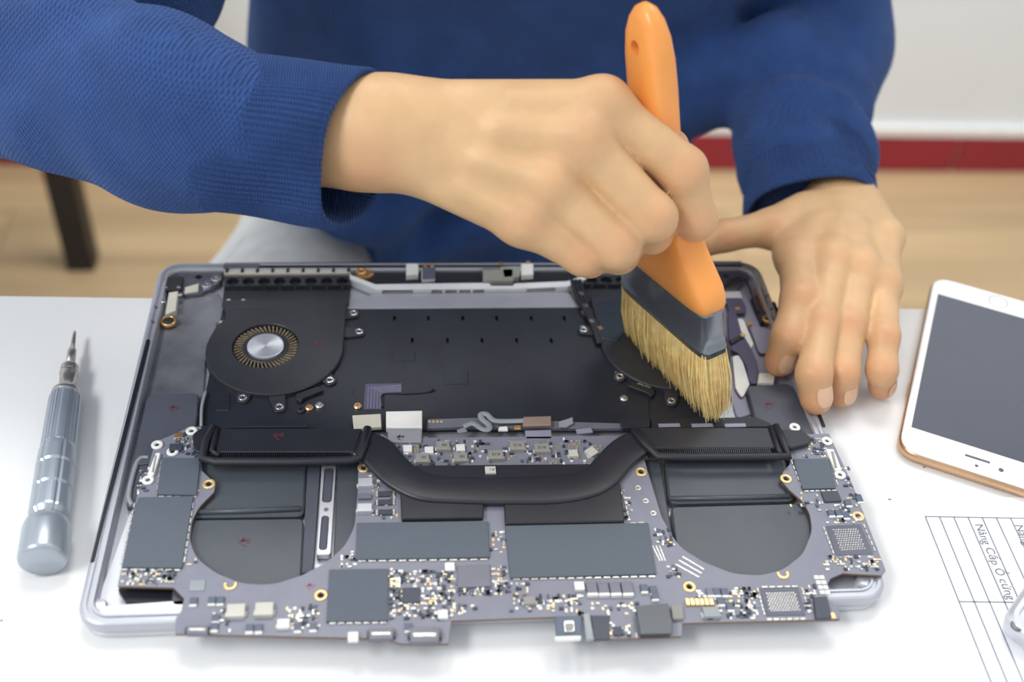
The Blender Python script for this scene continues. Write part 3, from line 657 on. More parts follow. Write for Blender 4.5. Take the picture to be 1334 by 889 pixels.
inductor(747, 590, 0.0044, 0.0042, 0.0022, 'light_ferrite'); inductor(771, 588, 0.0050, 0.0050, 0.0022, 'light_ferrite', 0.6); inductor(639, 612, 0.0050, 0.0042, 0.0038, 'light_ferrite', 0, 'R1')
inductor(476, 628, 0.0066, 0.0048, 0.0024, 'alu_light'); inductor(475, 661, 0.0066, 0.0046, 0.0024, 'alu_light'); comp('capacitor', 475, 646, (0.006, 0.003, 0.0016), 'chip_grey', brd, B1)
for b in (643, 654, 667): 
    c_ = comp('current_sense_resistor', 502, b, (0.0068, 0.0030, 0.001), 'chip_black', brd, B1)
    for s in (-1, 1): q = Q(502, b, B1+0.001); inst('terminal', box_mesh('terminal', 0.001, 0.003, 0.0009, 'solder'), (q[0]+s*0.0038, q[1], B1), 0, c_)
inductor(307, 795, 0.0074, 0.0062, 0.0024, 'light_ferrite'); inductor(344, 793, 0.0074, 0.0062, 0.0024, 'light_ferrite')
inductor(690, 782, 0.0052, 0.004, 0.002, 'grey_ferrite'); inductor(927, 797, 0.0072, 0.005, 0.0022, 'flex_grey'); inductor(369, 812, 0.005, 0.0042, 0.002, 'white_plastic')
# capacitors with bright ends
def cap(a, b, sx=0.0032, sy=0.0042, h=0.0014, m='cap_blue', end='white_plastic'):
    c_ = comp('capacitor', a, b, (sx, sy, h), m, brd, B1); q = Q(a, b, B1+h)
    inst('terminal', box_mesh('terminal', sx*1.02, sy*0.28, h*0.95, end), (q[0], q[1]-sy*0.58, B1), 0.008, c_)
    return c_
for a in (771, 786, 801.5, 817): cap(a, 765, 0.0046, 0.0060, 0.002, 'chip_grey')
for a, b in ((252, 783), (276, 782), (287, 782), (281, 805), (279, 816), (325, 818), (337, 818), (388, 817), (408, 816), (532, 817), (1105, 655), (1120, 650), (1083, 668), (1093, 668), (1102, 671)): cap(a, b, 0.0030, 0.0036, 0.0012, 'cap_blue')
for a, b in ((839, 766), (851, 768), (853, 776), (925, 771), (934, 771), (944, 771), (939, 783), (951, 790)): cap(a, b, 0.0030, 0.0038, 0.0014, 'cap_blue' if a > 930 or a < 860 else 'chip_grey')
for a, b in ((531, 584), (559, 586), (600, 583), (752, 763), (758, 763), (586, 738), (577, 800), (460, 829)): comp('capacitor', a, b, (0.0042 if a < 700 else 0.0022, 0.0042, 0.0016), 'white_plastic', brd, B1)
for k in range(6): comp('gold_terminal', 896+k*6.2, 784, (0.0018, 0.0034, 0.0012), 'gold_pad', brd, B1)
for j in range(2):
    for i in range(4): comp('white_pad', 1064+j*7+i*2.5, 752+i*6.5, (0.0022, 0.0020, 0.0006), 'white_plastic', brd, B1)
comp('grey_can', 257, 763, (0.0064, 0.0054, 0.0004), 'flex_grey', brd, B1)
# edge connectors
for q in ([(480, 819), (513, 818), (512, 832), (481, 833)], [(533, 818), (573, 817), (572, 836), (535, 837)], [(243, 814), (271, 814), (270, 826), (243, 826)]):
    k_ = cover('edge_connector', q, 0.0022, 'chip_grey', 0.0); c = np.mean(np.array(q, float), 0)
    slab('connector_slot', [tuple(c+(np.array(p)-c)*np.array((0.8, 0.3))) for p in q], B1+0.0024, 0.0003, 'solder', k_)
    for s in (-1, 1): comp('connector_ear', c[0]+s*(abs(q[1][0]-q[0][0])/2), c[1], (0.0012, 0.0024, 0.002), 'chip_black', brd, B1)
k_ = cover('power_socket', [(723, 803), (757, 802), (757, 830), (725, 831)], 0.002, 'cap_blue', 0.0005)
slab('socket_frame', [(734, 809), (748, 808), (749, 823), (735, 824)], B1+0.003, 0.001, 'silver', k_, 0.001); slab('socket_core', [(736, 812), (747, 811), (747, 821), (737, 822)], B1+0.0034, 0.0005, 'grey_ferrite', k_, 0.0008)
slab('socket_edge', [(723, 829), (757, 828), (757, 832), (724, 833)], B1+0.0022, 0.002, 'white_plastic', k_)
cover('ribbon_stub', [(760, 800), (768, 799), (774, 833), (764, 834)], 0.0016, 'flex_grey', 0.0004); cover('ribbon_stub', [(770, 802), (794, 802), (794, 833), (774, 834)], 0.0010, 'chip_black', 0.0004)
comp('chip', 805, 822, (0.004, 0.004, 0.001), 'chip_black', brd, B1)
fl_ = []; 
q0 = [(828, 790), (870, 786), (876, 810), (876, 826), (834, 827)]
k_ = slab('plastic_flap', q0, B1+0.0042, 0.0006, 'clear_film', brd, 0.0005, 0.0002); slab('flap_base', [(832, 795), (874, 794), (874, 825), (836, 826)], B1+0.0036, 0.0036, 'rubber', k_)
cover('board_socket', [(874, 789), (889, 788), (891, 806), (876, 807)], 0.0018, 'grey_ferrite'); cover('edge_socket', [(1060, 778), (1077, 777), (1084, 805), (1063, 806)], 0.0018, 'chip_black'); comp('gold_pad', 1084, 802, (0.003, 0.003, 0.0004), 'gold_pad', brd, B1)
cover('small_connector', [(221, 578), (238, 577), (237, 586), (220, 587)], 0.0016, 'chip_black'); cover('small_connector', [(228, 564), (238, 563), (237, 570), (227, 571)], 0.001, 'gold')
for k in range(3): strip('board_trace', [(850+k*4.5, 711), (860+k*3.5, 731)], B1+0.0002, 0.0002, 'solder', brd, 1.6)
for k in range(3): strip('board_trace', [(880+k*4.5, 735-k*5), (911+k*3.2, 752-k*5)], B1+0.0002, 0.0002, 'solder', brd, 1.8)
ink(404, 764, B1, brd, 1.0, 'ink_pink')
# shield edge dashes and thousands-of-nothing small parts: one piece of stuff per look
def smd(name, regions, mats_, seed, dashes=()):
    rg = random.Random(seed); geo = {m: ([], []) for m, _, _ in mats_}
    def addbox(m, x, y, lx, ly, h):
        v, f = geo[m]; k = len(v); v += [(x-lx/2, y-ly/2, B1), (x+lx/2, y-ly/2, B1), (x+lx/2, y+ly/2, B1), (x-lx/2, y+ly/2, B1), (x-lx/2, y-ly/2, B1+h), (x+lx/2, y-ly/2, B1+h), (x+lx/2, y+ly/2, B1+h), (x-lx/2, y+ly/2, B1+h)]
        f += [(k+4, k+5, k+6, k+7), (k, k+1, k+5, k+4), (k+1, k+2, k+6, k+5), (k+2, k+3, k+7, k+6), (k+3, k, k+4, k+7)]
    for (x0, y0, x1, y1, n, sk) in regions:
        for _ in range(int(n*1.35)):
            t = rg.random(); py = y0+(y1-y0)*t; px = x0+(x1-x0)*rg.random()+sk*t
            px = round(px/3.4)*3.4; py = round(py/3.2)*3.2
            m, (lx, ly), h = rg.choice(mats_); p = Q(px, py, B1)
            if rg.random() < 0.5: lx, ly = ly, lx
            addbox(m, p[0], p[1], lx*rg.uniform(0.8, 1.2), ly*rg.uniform(0.8, 1.2), h)
    for (xa, ya, xb, yb, n) in dashes:
        for k in range(n):
            s = (k+0.5)/n; hor = abs(xb-xa) > abs(yb-ya); p = Q(xa+(xb-xa)*s, ya+(yb-ya)*s+(2.2 if hor else 0), B1); d = np.hypot(*(Q(xb, yb, B1)-Q(xa, ya, B1))[:2])/n*0.72
            hor = abs(xb-xa) > abs(yb-ya); addbox('solder', p[0], p[1], d if hor else 0.0006, 0.0007 if hor else d, 0.0007)
    for m, (v, f) in geo.items():
        if v: tag(obj(name, v, f, m, brd), kind='stuff')
regs = [(160, 743, 228, 762, 60, -3), (183, 612, 200, 642, 26, -6), (226, 560, 245, 594, 26, 0), (243, 577, 256, 596, 8, 0), (255, 795, 300, 822, 10, 0), (372, 790, 415, 820, 34, 0), (508, 742, 524, 808, 55, 0), (524, 744, 592, 764, 60, 0), (549, 766, 592, 806, 70, 0), (524, 788, 550, 808, 22, 0), (598, 768, 640, 776, 40, 0), (592, 788, 620, 800, 12, 0), (640, 690, 658, 720, 12, 0), (643, 740, 662, 775, 36, 0), (666, 760, 690, 800, 20, 0), (700, 775, 760, 800, 50, 0), (770, 785, 830, 800, 16, 0), (478, 612, 516, 680, 30, 0), (510, 574, 640, 606, 95, 0), (655, 574, 790, 606, 90, 0), (850, 690, 872, 712, 18, 8), (868, 736, 885, 755, 10, 0), (905, 770, 955, 806, 36, 0), (955, 765, 985, 806, 60, 4), (1028, 640, 1066, 660, 8, 0), (1040, 570, 1075, 596, 26, 8), (1095, 610, 1104, 636, 8, 6), (1062, 644, 1120, 682, 40, 10), (1070, 726, 1145, 744, 44, 6), (1046, 764, 1062, 800, 22, 4), (785, 810, 830, 832, 18, 0), (246, 728, 256, 738, 3, 0), (440, 716, 462, 740, 14, 0), (808, 640, 822, 680, 10, 4), (250, 640, 262, 646, 3, 0)]
das = [(465, 730, 637, 728, 13), (667, 754, 855, 750, 16), (428, 811, 505, 810, 7), (660, 688, 665, 750, 9), (157, 741, 237, 742, 7), (176, 655, 157, 737, 9), (252, 655, 240, 735, 8), (206, 646, 255, 647, 5), (211, 600, 205, 640, 5), (1047, 639, 1090, 638, 6), (1030, 600, 1044, 635, 5), (1083, 600, 1091, 634, 4), (812, 646, 820, 680, 5), (820, 681, 840, 680, 2), (991, 764, 1040, 763, 5), (986, 767, 996, 803, 7), (1044, 766, 1054, 801, 6), (998, 806, 1050, 805, 6), (1072, 687, 1086, 723, 6), (1124, 683, 1140, 720, 5)]
smd('small_components', regs, [('solder', (0.0016, 0.0009), 0.0006), ('solder', (0.0011, 0.0008), 0.0005), ('gold_pad', (0.0013, 0.0008), 0.0003), ('chip_black', (0.0018, 0.0012), 0.0007), ('white_plastic', (0.0014, 0.0010), 0.0005), ('cap_blue', (0.0018, 0.0010), 0.0007)], 3, das)
# --- heat sink: part of the board, its pieces one level down
S1 = B1+0.0048
def hs_plate(px, z, h, r=0.002, m='heat_black', nm='heat_sink_plate', par=None): return slab(nm, px, z, h, m, par or brd, r, 0.0005)
hsink = hs_plate([(250, 566), (262, 557), (280, 556), (300, 575), (290, 592), (266, 592), (252, 586)], B1+0.0036, 0.002, 0.004, nm='heat_sink')
def bez(px, z): return smooth_path([Q(a, b, z) for a, b in px], 8)
PZ = B1+0.0042
up = bez([(455, 562), (483, 562), (510, 574), (531, 598), (553, 614), (582, 620), (645, 621), (708, 620), (744, 616), (762, 610), (780, 591), (798, 574), (819, 563), (850, 560)], PZ)
lo = bez([(450, 590), (468, 596), (488, 616), (510, 634), (546, 650), (600, 654), (660, 655), (726, 654), (772, 646), (801, 631), (823, 606), (837, 594), (850, 586)], PZ)
def resample(P, n):
    P = np.array(P); d = np.r_[0, np.cumsum(np.linalg.norm(np.diff(P, axis=0), axis=1))]; s = np.linspace(0, d[-1], n)
    return np.stack([np.interp(s, d, P[:, k]) for k in range(3)], 1)
U = resample(up, 60); Lw = resample(lo, 60); v = []; f = []
for a, b in zip(U, Lw):
    c = (a+b)/2; h = (a-b)/2
    for s, z in ((1, -0.0022), (1, -0.0008), (0.94, -0.0001), (0.8, 0.0002), (-0.8, 0.0002), (-0.94, -0.0001), (-1, -0.0008), (-1, -0.0022)): v.append(c+h*s+np.array((0, 0, z)))
for i in range(59):
    for k in range(8): f.append((i*8+k, i*8+(k+1) % 8, (i+1)*8+(k+1) % 8, (i+1)*8+k))
f.append(tuple(range(8))); f.append(tuple(59*8+k for k in range(7, -1, -1)))
obj('heat_pipe', v, [t[::-1] for t in f], 'heat_black', hsink, True)
hs_plate([(521, 634), (630, 634), (630, 674), (523, 676)], B1+0.0028, 0.0026, 0.0012, nm='heat_spreader', par=hsink); hs_plate([(656, 634), (808, 628), (814, 679), (658, 682)], B1+0.0028, 0.0026, 0.0012, nm='heat_spreader', par=hsink)
hs_plate([(540, 606), (782, 604), (775, 634), (555, 634)], B1+0.0026, 0.0024, 0.001, nm='heat_spreader', par=hsink)
def gasket(path, r=0.0021):
    tube('rubber_gasket', [Q(a, b, S1+0.0006) for a, b in path], r, 'rubber', hsink, 8, 0.9)
def finstack(x0, x1, yt, yb, side):
    hs_plate([(x0, yt), (x1, yt), (x1-10*side if side > 0 else x1, yb), (x0+(2 if side > 0 else 12), yb)], S1, 0.004, 0.001, nm='fin_cover', par=hsink)
    a = Q(x0+12, yb+4.5, S1-0.001); b = Q(x1-12, yb+4.5, S1-0.001); n = 60
    v = []; f = []
    for k in range(n):
        p = a+(b-a)*(k+0.5)/n; i = len(v); w = 0.00025
        for dx, dy, dz in ((-w, -0.002, -0.003), (w, -0.002, -0.003), (w, 0.004, -0.003), (-w, 0.004, -0.003), (-w, -0.002, 0.0006), (w, -0.002, 0.0006), (w, 0.004, 0.0006), (-w, 0.004, 0.0006)): v.append(p+np.array((dx, dy, dz)))
        f += [(i+4, i+5, i+6, i+7), (i, i+1, i+5, i+4), (i+1, i+2, i+6, i+5), (i+3, i, i+4, i+7)]
    tag(obj('cooling_fins', v, f, 'fin_metal', hsink), kind='stuff')
finstack(279, 472, 558, 589, 1); finstack(832, 1016, 557, 584, -1)
gasket([(279, 556), (268, 575), (264, 598), (280, 602), (380, 602), (455, 600), (467, 597), (474, 580), (479, 558)]); gasket([(283, 557), (276, 588), (285, 594)], 0.0014)
gasket([(826, 560), (840, 578), (857, 595), (900, 596), (1000, 595), (1027, 595), (1020, 575), (1010, 555)]); gasket([(1004, 556), (1014, 586), (1018, 592)], 0.0014)
hs_plate([(1018, 560), (1044, 560), (1058, 570), (1054, 578), (1030, 584), (1024, 580)], B1+0.0036, 0.002, 0.002, nm='end_tab', par=hsink)
strip('cover_seam', [(297, 556), (400, 555)], S1+0.0003, 0.0004, 'rubber', hsink, 3)
ink(362, 568, S1, hsink, 1.1)
# ================================================================== BRUSH
bp_ = np.array([0.0977, 0.0274, 0.7979]); BW, BTk, HF, LH, LB = 0.0805, 0.0150, 0.030, 0.1655, 0.041
BR = np.array([[0.3509, 0.9132, -0.2073], [-0.9205, 0.377, 0.1027], [0.1719, 0.1548, 0.9729]]); u_, s_, v_ = np.linalg.svd(BR); BR = u_@v_
def bw(p): return bp_+BR@np.array(p, float)
br = thing('paint_brush', tuple(bw((0.03, 0, -LB))), 'wide flat paint brush with orange handle held over the laptop', 'brush')
def sect_loft(name, secs, m, parent, n=32, e=3.0, smooth=True):
    v = []; f = []
    for (z, a, b, x0) in secs:
        for k in range(n):
            t = 2*math.pi*k/n; c, s = math.cos(t), math.sin(t)
            ee = x0 if x0 else e
            v.append(bw((a*math.copysign(abs(c)**(2/ee), c), b*math.copysign(abs(s)**(2/ee), s), z)))
    for i in range(len(secs)-1):
        for k in range(n):
            j = (k+1) % n; f.append((i*n+k, i*n+j, (i+1)*n+j, (i+1)*n+k))
    f.append(tuple(range(n-1, -1, -1))); f.append(tuple((len(secs)-1)*n+k for k in range(n)))
    return obj(name, v, f, m, parent, smooth)
hd = sect_loft('handle', [(HF-0.0055, 0.0380, 0.0062, 6), (HF-0.0045, 0.0402, 0.0076, 6), (HF-0.002, 0.0412, 0.0086, 6), (HF+0.003, 0.0414, 0.0092, 5.5), (HF+0.008, 0.0396, 0.0094, 5), (HF+0.014, 0.0352, 0.0092, 4.5), (HF+0.022, 0.0290, 0.0090, 4.2), (HF+0.034, 0.0215, 0.0086, 4), (HF+0.048, 0.0160, 0.0082, 3.6), (HF+0.062, 0.0134, 0.0080, 3.4), (HF+0.080, 0.0128, 0.0080, 3.4), (0.128, 0.0136, 0.0078, 3.4), (0.142, 0.0138, 0.0074, 3.2), (0.152, 0.0124, 0.0068, 3), (0.159, 0.0096, 0.0058, 2.6), (0.1635, 0.0060, 0.0040, 2.4), (LH, 0.0022, 0.0015, 2.2)], 'handle_orange', br, 48, 2.5)
# hang hole bored through the handle
v, f = lathe_geo([(0.0034, -0.02), (0.0034, 0.02)], 24, axis=BR@np.array([[1, 0, 0], [0, 0, 1], [0, -1, 0]]).T, org=bw((0.0, 0, 0.1475)))
cut = obj('cutter_tmp', v, f, 'handle_orange')
bm_ = hd.modifiers.new('hole', 'BOOLEAN'); bm_.object = cut; bm_.operation = 'DIFFERENCE'; bm_.solver = 'EXACT'
bpy.context.view_layer.update()
me = bpy.data.meshes.new_from_object(hd.evaluated_get(bpy.context.evaluated_depsgraph_get())); hd.modifiers.clear(); hd.data = me; bpy.data.objects.remove(cut)
me.polygons.foreach_set('use_smooth', [True]*len(me.polygons))
try: me.set_sharp_from_angle(angle=math.radians(50))
except Exception: pass
sect_loft('ferrule', [(-0.0005, BW/2-0.0006, BTk/2-0.0006, 0), (0, BW/2, BTk/2, 0), (0.0022, BW/2, BTk/2, 0), (0.0028, BW/2+0.0006, BTk/2+0.0005, 0), (0.0042, BW/2+0.0006, BTk/2+0.0005, 0), (0.0048, BW/2, BTk/2, 0), (0.012, BW/2, BTk/2, 0), (HF-0.006, BW/2, BTk/2-0.0002, 0), (HF-0.005, BW/2+0.0004, BTk/2+0.0003, 0), (HF-0.0036, BW/2+0.0004, BTk/2+0.0003, 0), (HF-0.003, BW/2-0.0002, BTk/2-0.0004, 0), (HF, BW/2-0.0004, BTk/2-0.0006, 0)], 'ferrule_metal', br, 48, 7.0)
rg = random.Random(11); v = []; f = []
for k in range(2600):
    x = rg.uniform(-1, 1); y = rg.uniform(-1, 1)
    L = (LB-0.004*(1-x)*0.5)*rg.uniform(0.86, 1.06)*(1-0.05*y*y); sp = 1.0+0.03*rg.gauss(0, 1)
    p0 = np.array((x*(BW/2-0.001), y*(BTk/2-0.001), 0.002)); p2 = np.array((x*(BW/2)*1.0+0.0010*rg.gauss(0, 1), y*(BTk/2)*0.85+0.0012*rg.gauss(0, 1), -L)); p1 = (p0+p2)/2+np.array((0.0004*rg.gauss(0, 1), y*0.0016, 0))
    i = len(v); a0 = rg.uniform(0, 6)
    for p, w in ((p0, 0.00036), (p1, 0.00034), (p2, 0.00012)):
        for q in range(3): a = a0+q*2.094; v.append(bw(p+np.array((w*math.cos(a), w*math.sin(a), 0))))
    for s in (0, 3):
        for q in range(3): f.append((i+s+q, i+s+(q+1) % 3, i+s+3+(q+1) % 3, i+s+3+q))
cr = []
for z, a, b in ((0.001, BW/2-0.001, BTk/2-0.001), (-0.015, BW/2-0.001, BTk/2-0.0002), (-0.028, BW/2-0.0015, BTk/2-0.0012), (-LB*0.86, BW/2-0.003, BTk/2-0.0040)):
    cr.append([bw((a*math.copysign(abs(math.cos(g))**0.4, math.cos(g)), b*math.copysign(abs(math.sin(g))**0.4, math.sin(g)), z+(0.0022*(1-math.cos(g))*0.8 if z < -0.03 else 0))) for g in (2*math.pi*k/32 for k in range(32))])
i0 = len(v)
for r_ in cr: v += r_
for i in range(3):
    for k in range(32): f.append((i0+i*32+k, i0+i*32+(k+1) % 32, i0+(i+1)*32+(k+1) % 32, i0+(i+1)*32+k))
f.append(tuple(i0+96+k for k in range(32)))
tag(obj('bristles', v, f, 'bristle', br), kind='stuff')
# ================================================================== SCREWDRIVER
a = Q(55, 733, T+0.0105); b = Q(97.5, 432, T+0.0075); ax = b-a; Ls = float(np.linalg.norm(ax)); ax /= Ls
sd = np.cross(ax, (0, 0, 1.)); sd /= np.linalg.norm(sd); FR = np.stack([sd, np.cross(ax, sd), ax], 1)
scd = thing('screwdriver', (a[0], a[1], T), 'silver precision screwdriver with knurled grip lying on the white table', 'screwdriver')
def turned(name, prof, m, n=28, mod=None):
    v, f = lathe_geo([(r, z*Ls) for r, z in prof], n); v = np.array(v)
    if mod is not None:
        ang = np.arctan2(v[:, 1], v[:, 0]); v[:, :2] *= mod(ang, v[:, 2])[:, None]
    return obj(name, v@FR.T+a, f, m, scd, n > 20 and mod is None)
turned('end_cap', [(0.0088, 0.0), (0.0100, 0.006), (0.0104, 0.015), (0.0104, 0.11), (0.0098, 0.135), (0.0080, 0.15), (0.0070, 0.16)], 'driver_metal')
turned('grip', [(0.0070, 0.155), (0.0086, 0.172), (0.0088, 0.18), (0.0088, 0.255), (0.0082, 0.262), (0.0088, 0.270), (0.0088, 0.345), (0.0082, 0.352), (0.0088, 0.360), (0.0086, 0.42), (0.0080, 0.44)], 'driver_metal', 48, lambda g, z: 1-0.05*(np.abs(np.sin(g*3)) < 0.16))
turned('knurled_sleeve', [(0.0078, 0.435), (0.0080, 0.44), (0.0076, 0.66), (0.0070, 0.675)], 'driver_metal', 64, lambda g, z: 1+0.02*np.sign(np.sin(g*32)))
turned('collar', [(0.0068, 0.672), (0.0070, 0.68), (0.0070, 0.69), (0.0048, 0.71), (0.0042, 0.72), (0.0042, 0.775), (0.0046, 0.78), (0.0046, 0.79), (0.0040, 0.795), (0.0044, 0.80), (0.0044, 0.815), (0.0034, 0.825)], 'driver_steel')
turned('bit', [(0.0024, 0.82), (0.0022, 0.90), (0.0014, 0.91), (0.0012, 0.94), (0.0009, 0.985), (0.0006, 1.0)], 'driver_steel')
# ================================================================== PHONE
pt = Q(1216, 362, T+0.0075)[:2]; pbm = Q(1171, 578, T+0.0075)[:2]; pv = (pt-pbm); pv /= np.linalg.norm(pv); pu = np.array([pv[1], -pv[0]])
pc = (pt+pbm)/2+pu*(0.0781/2-0.0005); PH, PWd = 0.1584, 0.0781
ph = thing('phone', (pc[0], pc[1], T), 'white smartphone with gold edge and dark screen beside the hand', 'phone')
def prect(hx, hy, cx=0, cy=0): return [pc+pu*(cx+a*hx)+pv*(cy+b*hy) for a, b in ((-1, -1), (1, -1), (1, 1), (-1, 1))]
def phone_loft(name, prof, m):
    v = []; f = []; N = None
    for off, r, z in prof:
        L = rnd(prect(PWd/2-off, PH/2-off), r, 7); N = len(L); v += [(p[0], p[1], z) for p in L]
    for i in range(len(prof)-1):
        for k in range(N): j = (k+1) % N; f.append((i*N+k, i*N+j, (i+1)*N+j, (i+1)*N+k))
    f.append(tuple(range(N-1, -1, -1))); f.append(tuple((len(prof)-1)*N+k for k in range(N))); return obj(name, v, f, m, ph, True)
o_ = phone_loft('frame', [(0.003, 0.009, T), (0.0012, 0.0108, T+0.0006), (0.0002, 0.0118, T+0.002), (0, 0.012, T+0.0036), (0.0002, 0.0118, T+0.0052), (0.0014, 0.0108, T+0.0068)], 'phone_gold')
phone_loft('front_glass', [(0.0012, 0.011, T+0.0062), (0.0010, 0.011, T+0.0067), (0.0016, 0.0105, T+0.0073), (0.0026, 0.0095, T+0.0075)], 'phone_white').data.polygons[-1].use_smooth = False
slabw('screen', prect(0.0342, 0.0607), T+0.00765, 0.0004, 'phone_screen', ph, 0, 0.0001)
hbp = pc+pv*0.0697
inst('home_button', ring_mesh('home_button', 0.0057, 0.0051, 0.0003, 'grey_ferrite', 36), (hbp[0], hbp[1], T+0.0074), 0, ph)
slabw('earpiece', prect(0.0062, 0.0007, 0, -0.0685), T+0.0077, 0.0003, 'phone_dot', ph, 0.0006, 0.00005)
for dx, dy, r in ((0.0118, -0.0712, 0.0013), (0.0, -0.0738, 0.0009)):
    q = pc+pu*dx+pv*dy; inst('camera_dot', disc_mesh('camera_dot_%d' % int(r*1e4), [(r, 0), (r, 0.0002), (r*0.8, 0.00025)], 'phone_dot', 14), (q[0], q[1], T+0.0075), 0, ph)
q = pc-pu*(PWd/2)-pv*0.028
slabw('volume_button', [q+pu*0.0010-pv*0.005, q+pu*0.0010+pv*0.005, q-pu*0.0004+pv*0.005, q-pu*0.0004-pv*0.005], T+0.0048, 0.002, 'phone_gold', ph)
# ================================================================== PAPER
o0 = Q(1183, 646, T)[:2]; g0 = Q(1205, 674, T)[:2]; gu = (Q(1316, 676, T)[:2]-g0); su = np.linalg.norm(gu)/6; gu /= np.linalg.norm(gu); g1 = Q(1249, 785, T)[:2]; gv = g1-g0; lv = np.linalg.norm(gv); gv /= lv
ps = thing('paper_sheet', (o0[0]+0.06, o0[1]-0.1, T), 'white printed form with ruled grey columns lying on the table', 'paper')
PZt = T+0.0004
slabw('sheet', [o0, o0+gv*0.235, o0+gv*0.235+gu*0.205, o0+gu*0.205], PZt, 0.0004, 'paper', ps, 0, 0.0001)
def pline(p, q, w=0.00036):
    d = (q-p)/np.linalg.norm(q-p); n = np.array([-d[1], d[0]])*w; slabw('ruled_line', [p-n, q-n, q+n, p+n], PZt+0.00008, 0.0001, 'print_line', ps, 0, 0.00002)
for k in range(26): pline(g0+gu*su*k, g0+gu*su*k+gv*0.19)
pline(g0, g0+gu*su*25); pline(g0+gv*lv, g0+gv*lv+gu*su*25); pline(g0+gv*lv*2.4, g0+gv*lv*2.4+gu*su*25)
tu = (gv[0], gv[1], 0); tv_ = (gu[0], gu[1], 0)
for col_k, s in ((3, 'N\u00e2ng C\u1ea5p \u1ed4 c\u1ee9ng'), (5.8, 'N\u00e2ng')):
    q = g0+gu*su*(col_k+0.26)+gv*0.0040; text_mesh(s, su*0.82, 'print_grey', ps, (q[0], q[1], PZt+0.00012), tu, tv_)
# ================================================================== SILVER COVER
z_ = T+0.013
c0 = Q(1305, 806, z_)[:2]; d1 = Q(1334, 764, z_)[:2]-Q(1312, 795, z_)[:2]; d1 /= np.linalg.norm(d1); d2 = np.array([d1[1], -d1[0]])
sc = thing('metal_cover', (c0[0]+d1[0]*0.03+d2[0]*0.03, c0[1]+d1[1]*0.03+d2[1]*0.03, T), 'silver metal cover with a rounded corner and screw lying on the printed form', 'cover')
def crect(o, z): return [np.array(c0)+d1*a+d2*b for a, b in ((o, o), (0.12-o, o), (0.12-o, 0.07-o), (o, 0.07-o))]
v = []; f = []
pr = [(0.004, 0.004, T+0.0004), (0.001, 0.008, T+0.004), (0.0, 0.009, T+0.009), (0.0006, 0.0085, z_-0.0012), (0.0022, 0.008, z_), (0.0042, 0.0065, z_), (0.0048, 0.006, z_-0.0018)]
for off, r, z in pr:
    L = rnd(crect(off, z), r, 8); N = len(L); v += [(p[0], p[1], z) for p in L]
for i in range(len(pr)-1):
    for k in range(N): j = (k+1) % N; f.append((i*N+k, (i+1)*N+k, (i+1)*N+j, i*N+j))
f.append(tuple(range(N))); f.append(tuple((len(pr)-1)*N+k for k in range(N-1, -1, -1)))
obj('cover_body', v, f, 'alu_light', sc)
q = Q(1326, 815, z_-0.001); inst('screw', ring_mesh('cover_screw', 0.0030, 0.0010, 0.0012, 'alu_dark', 20), (q[0], q[1], z_-0.0018), 0, sc)
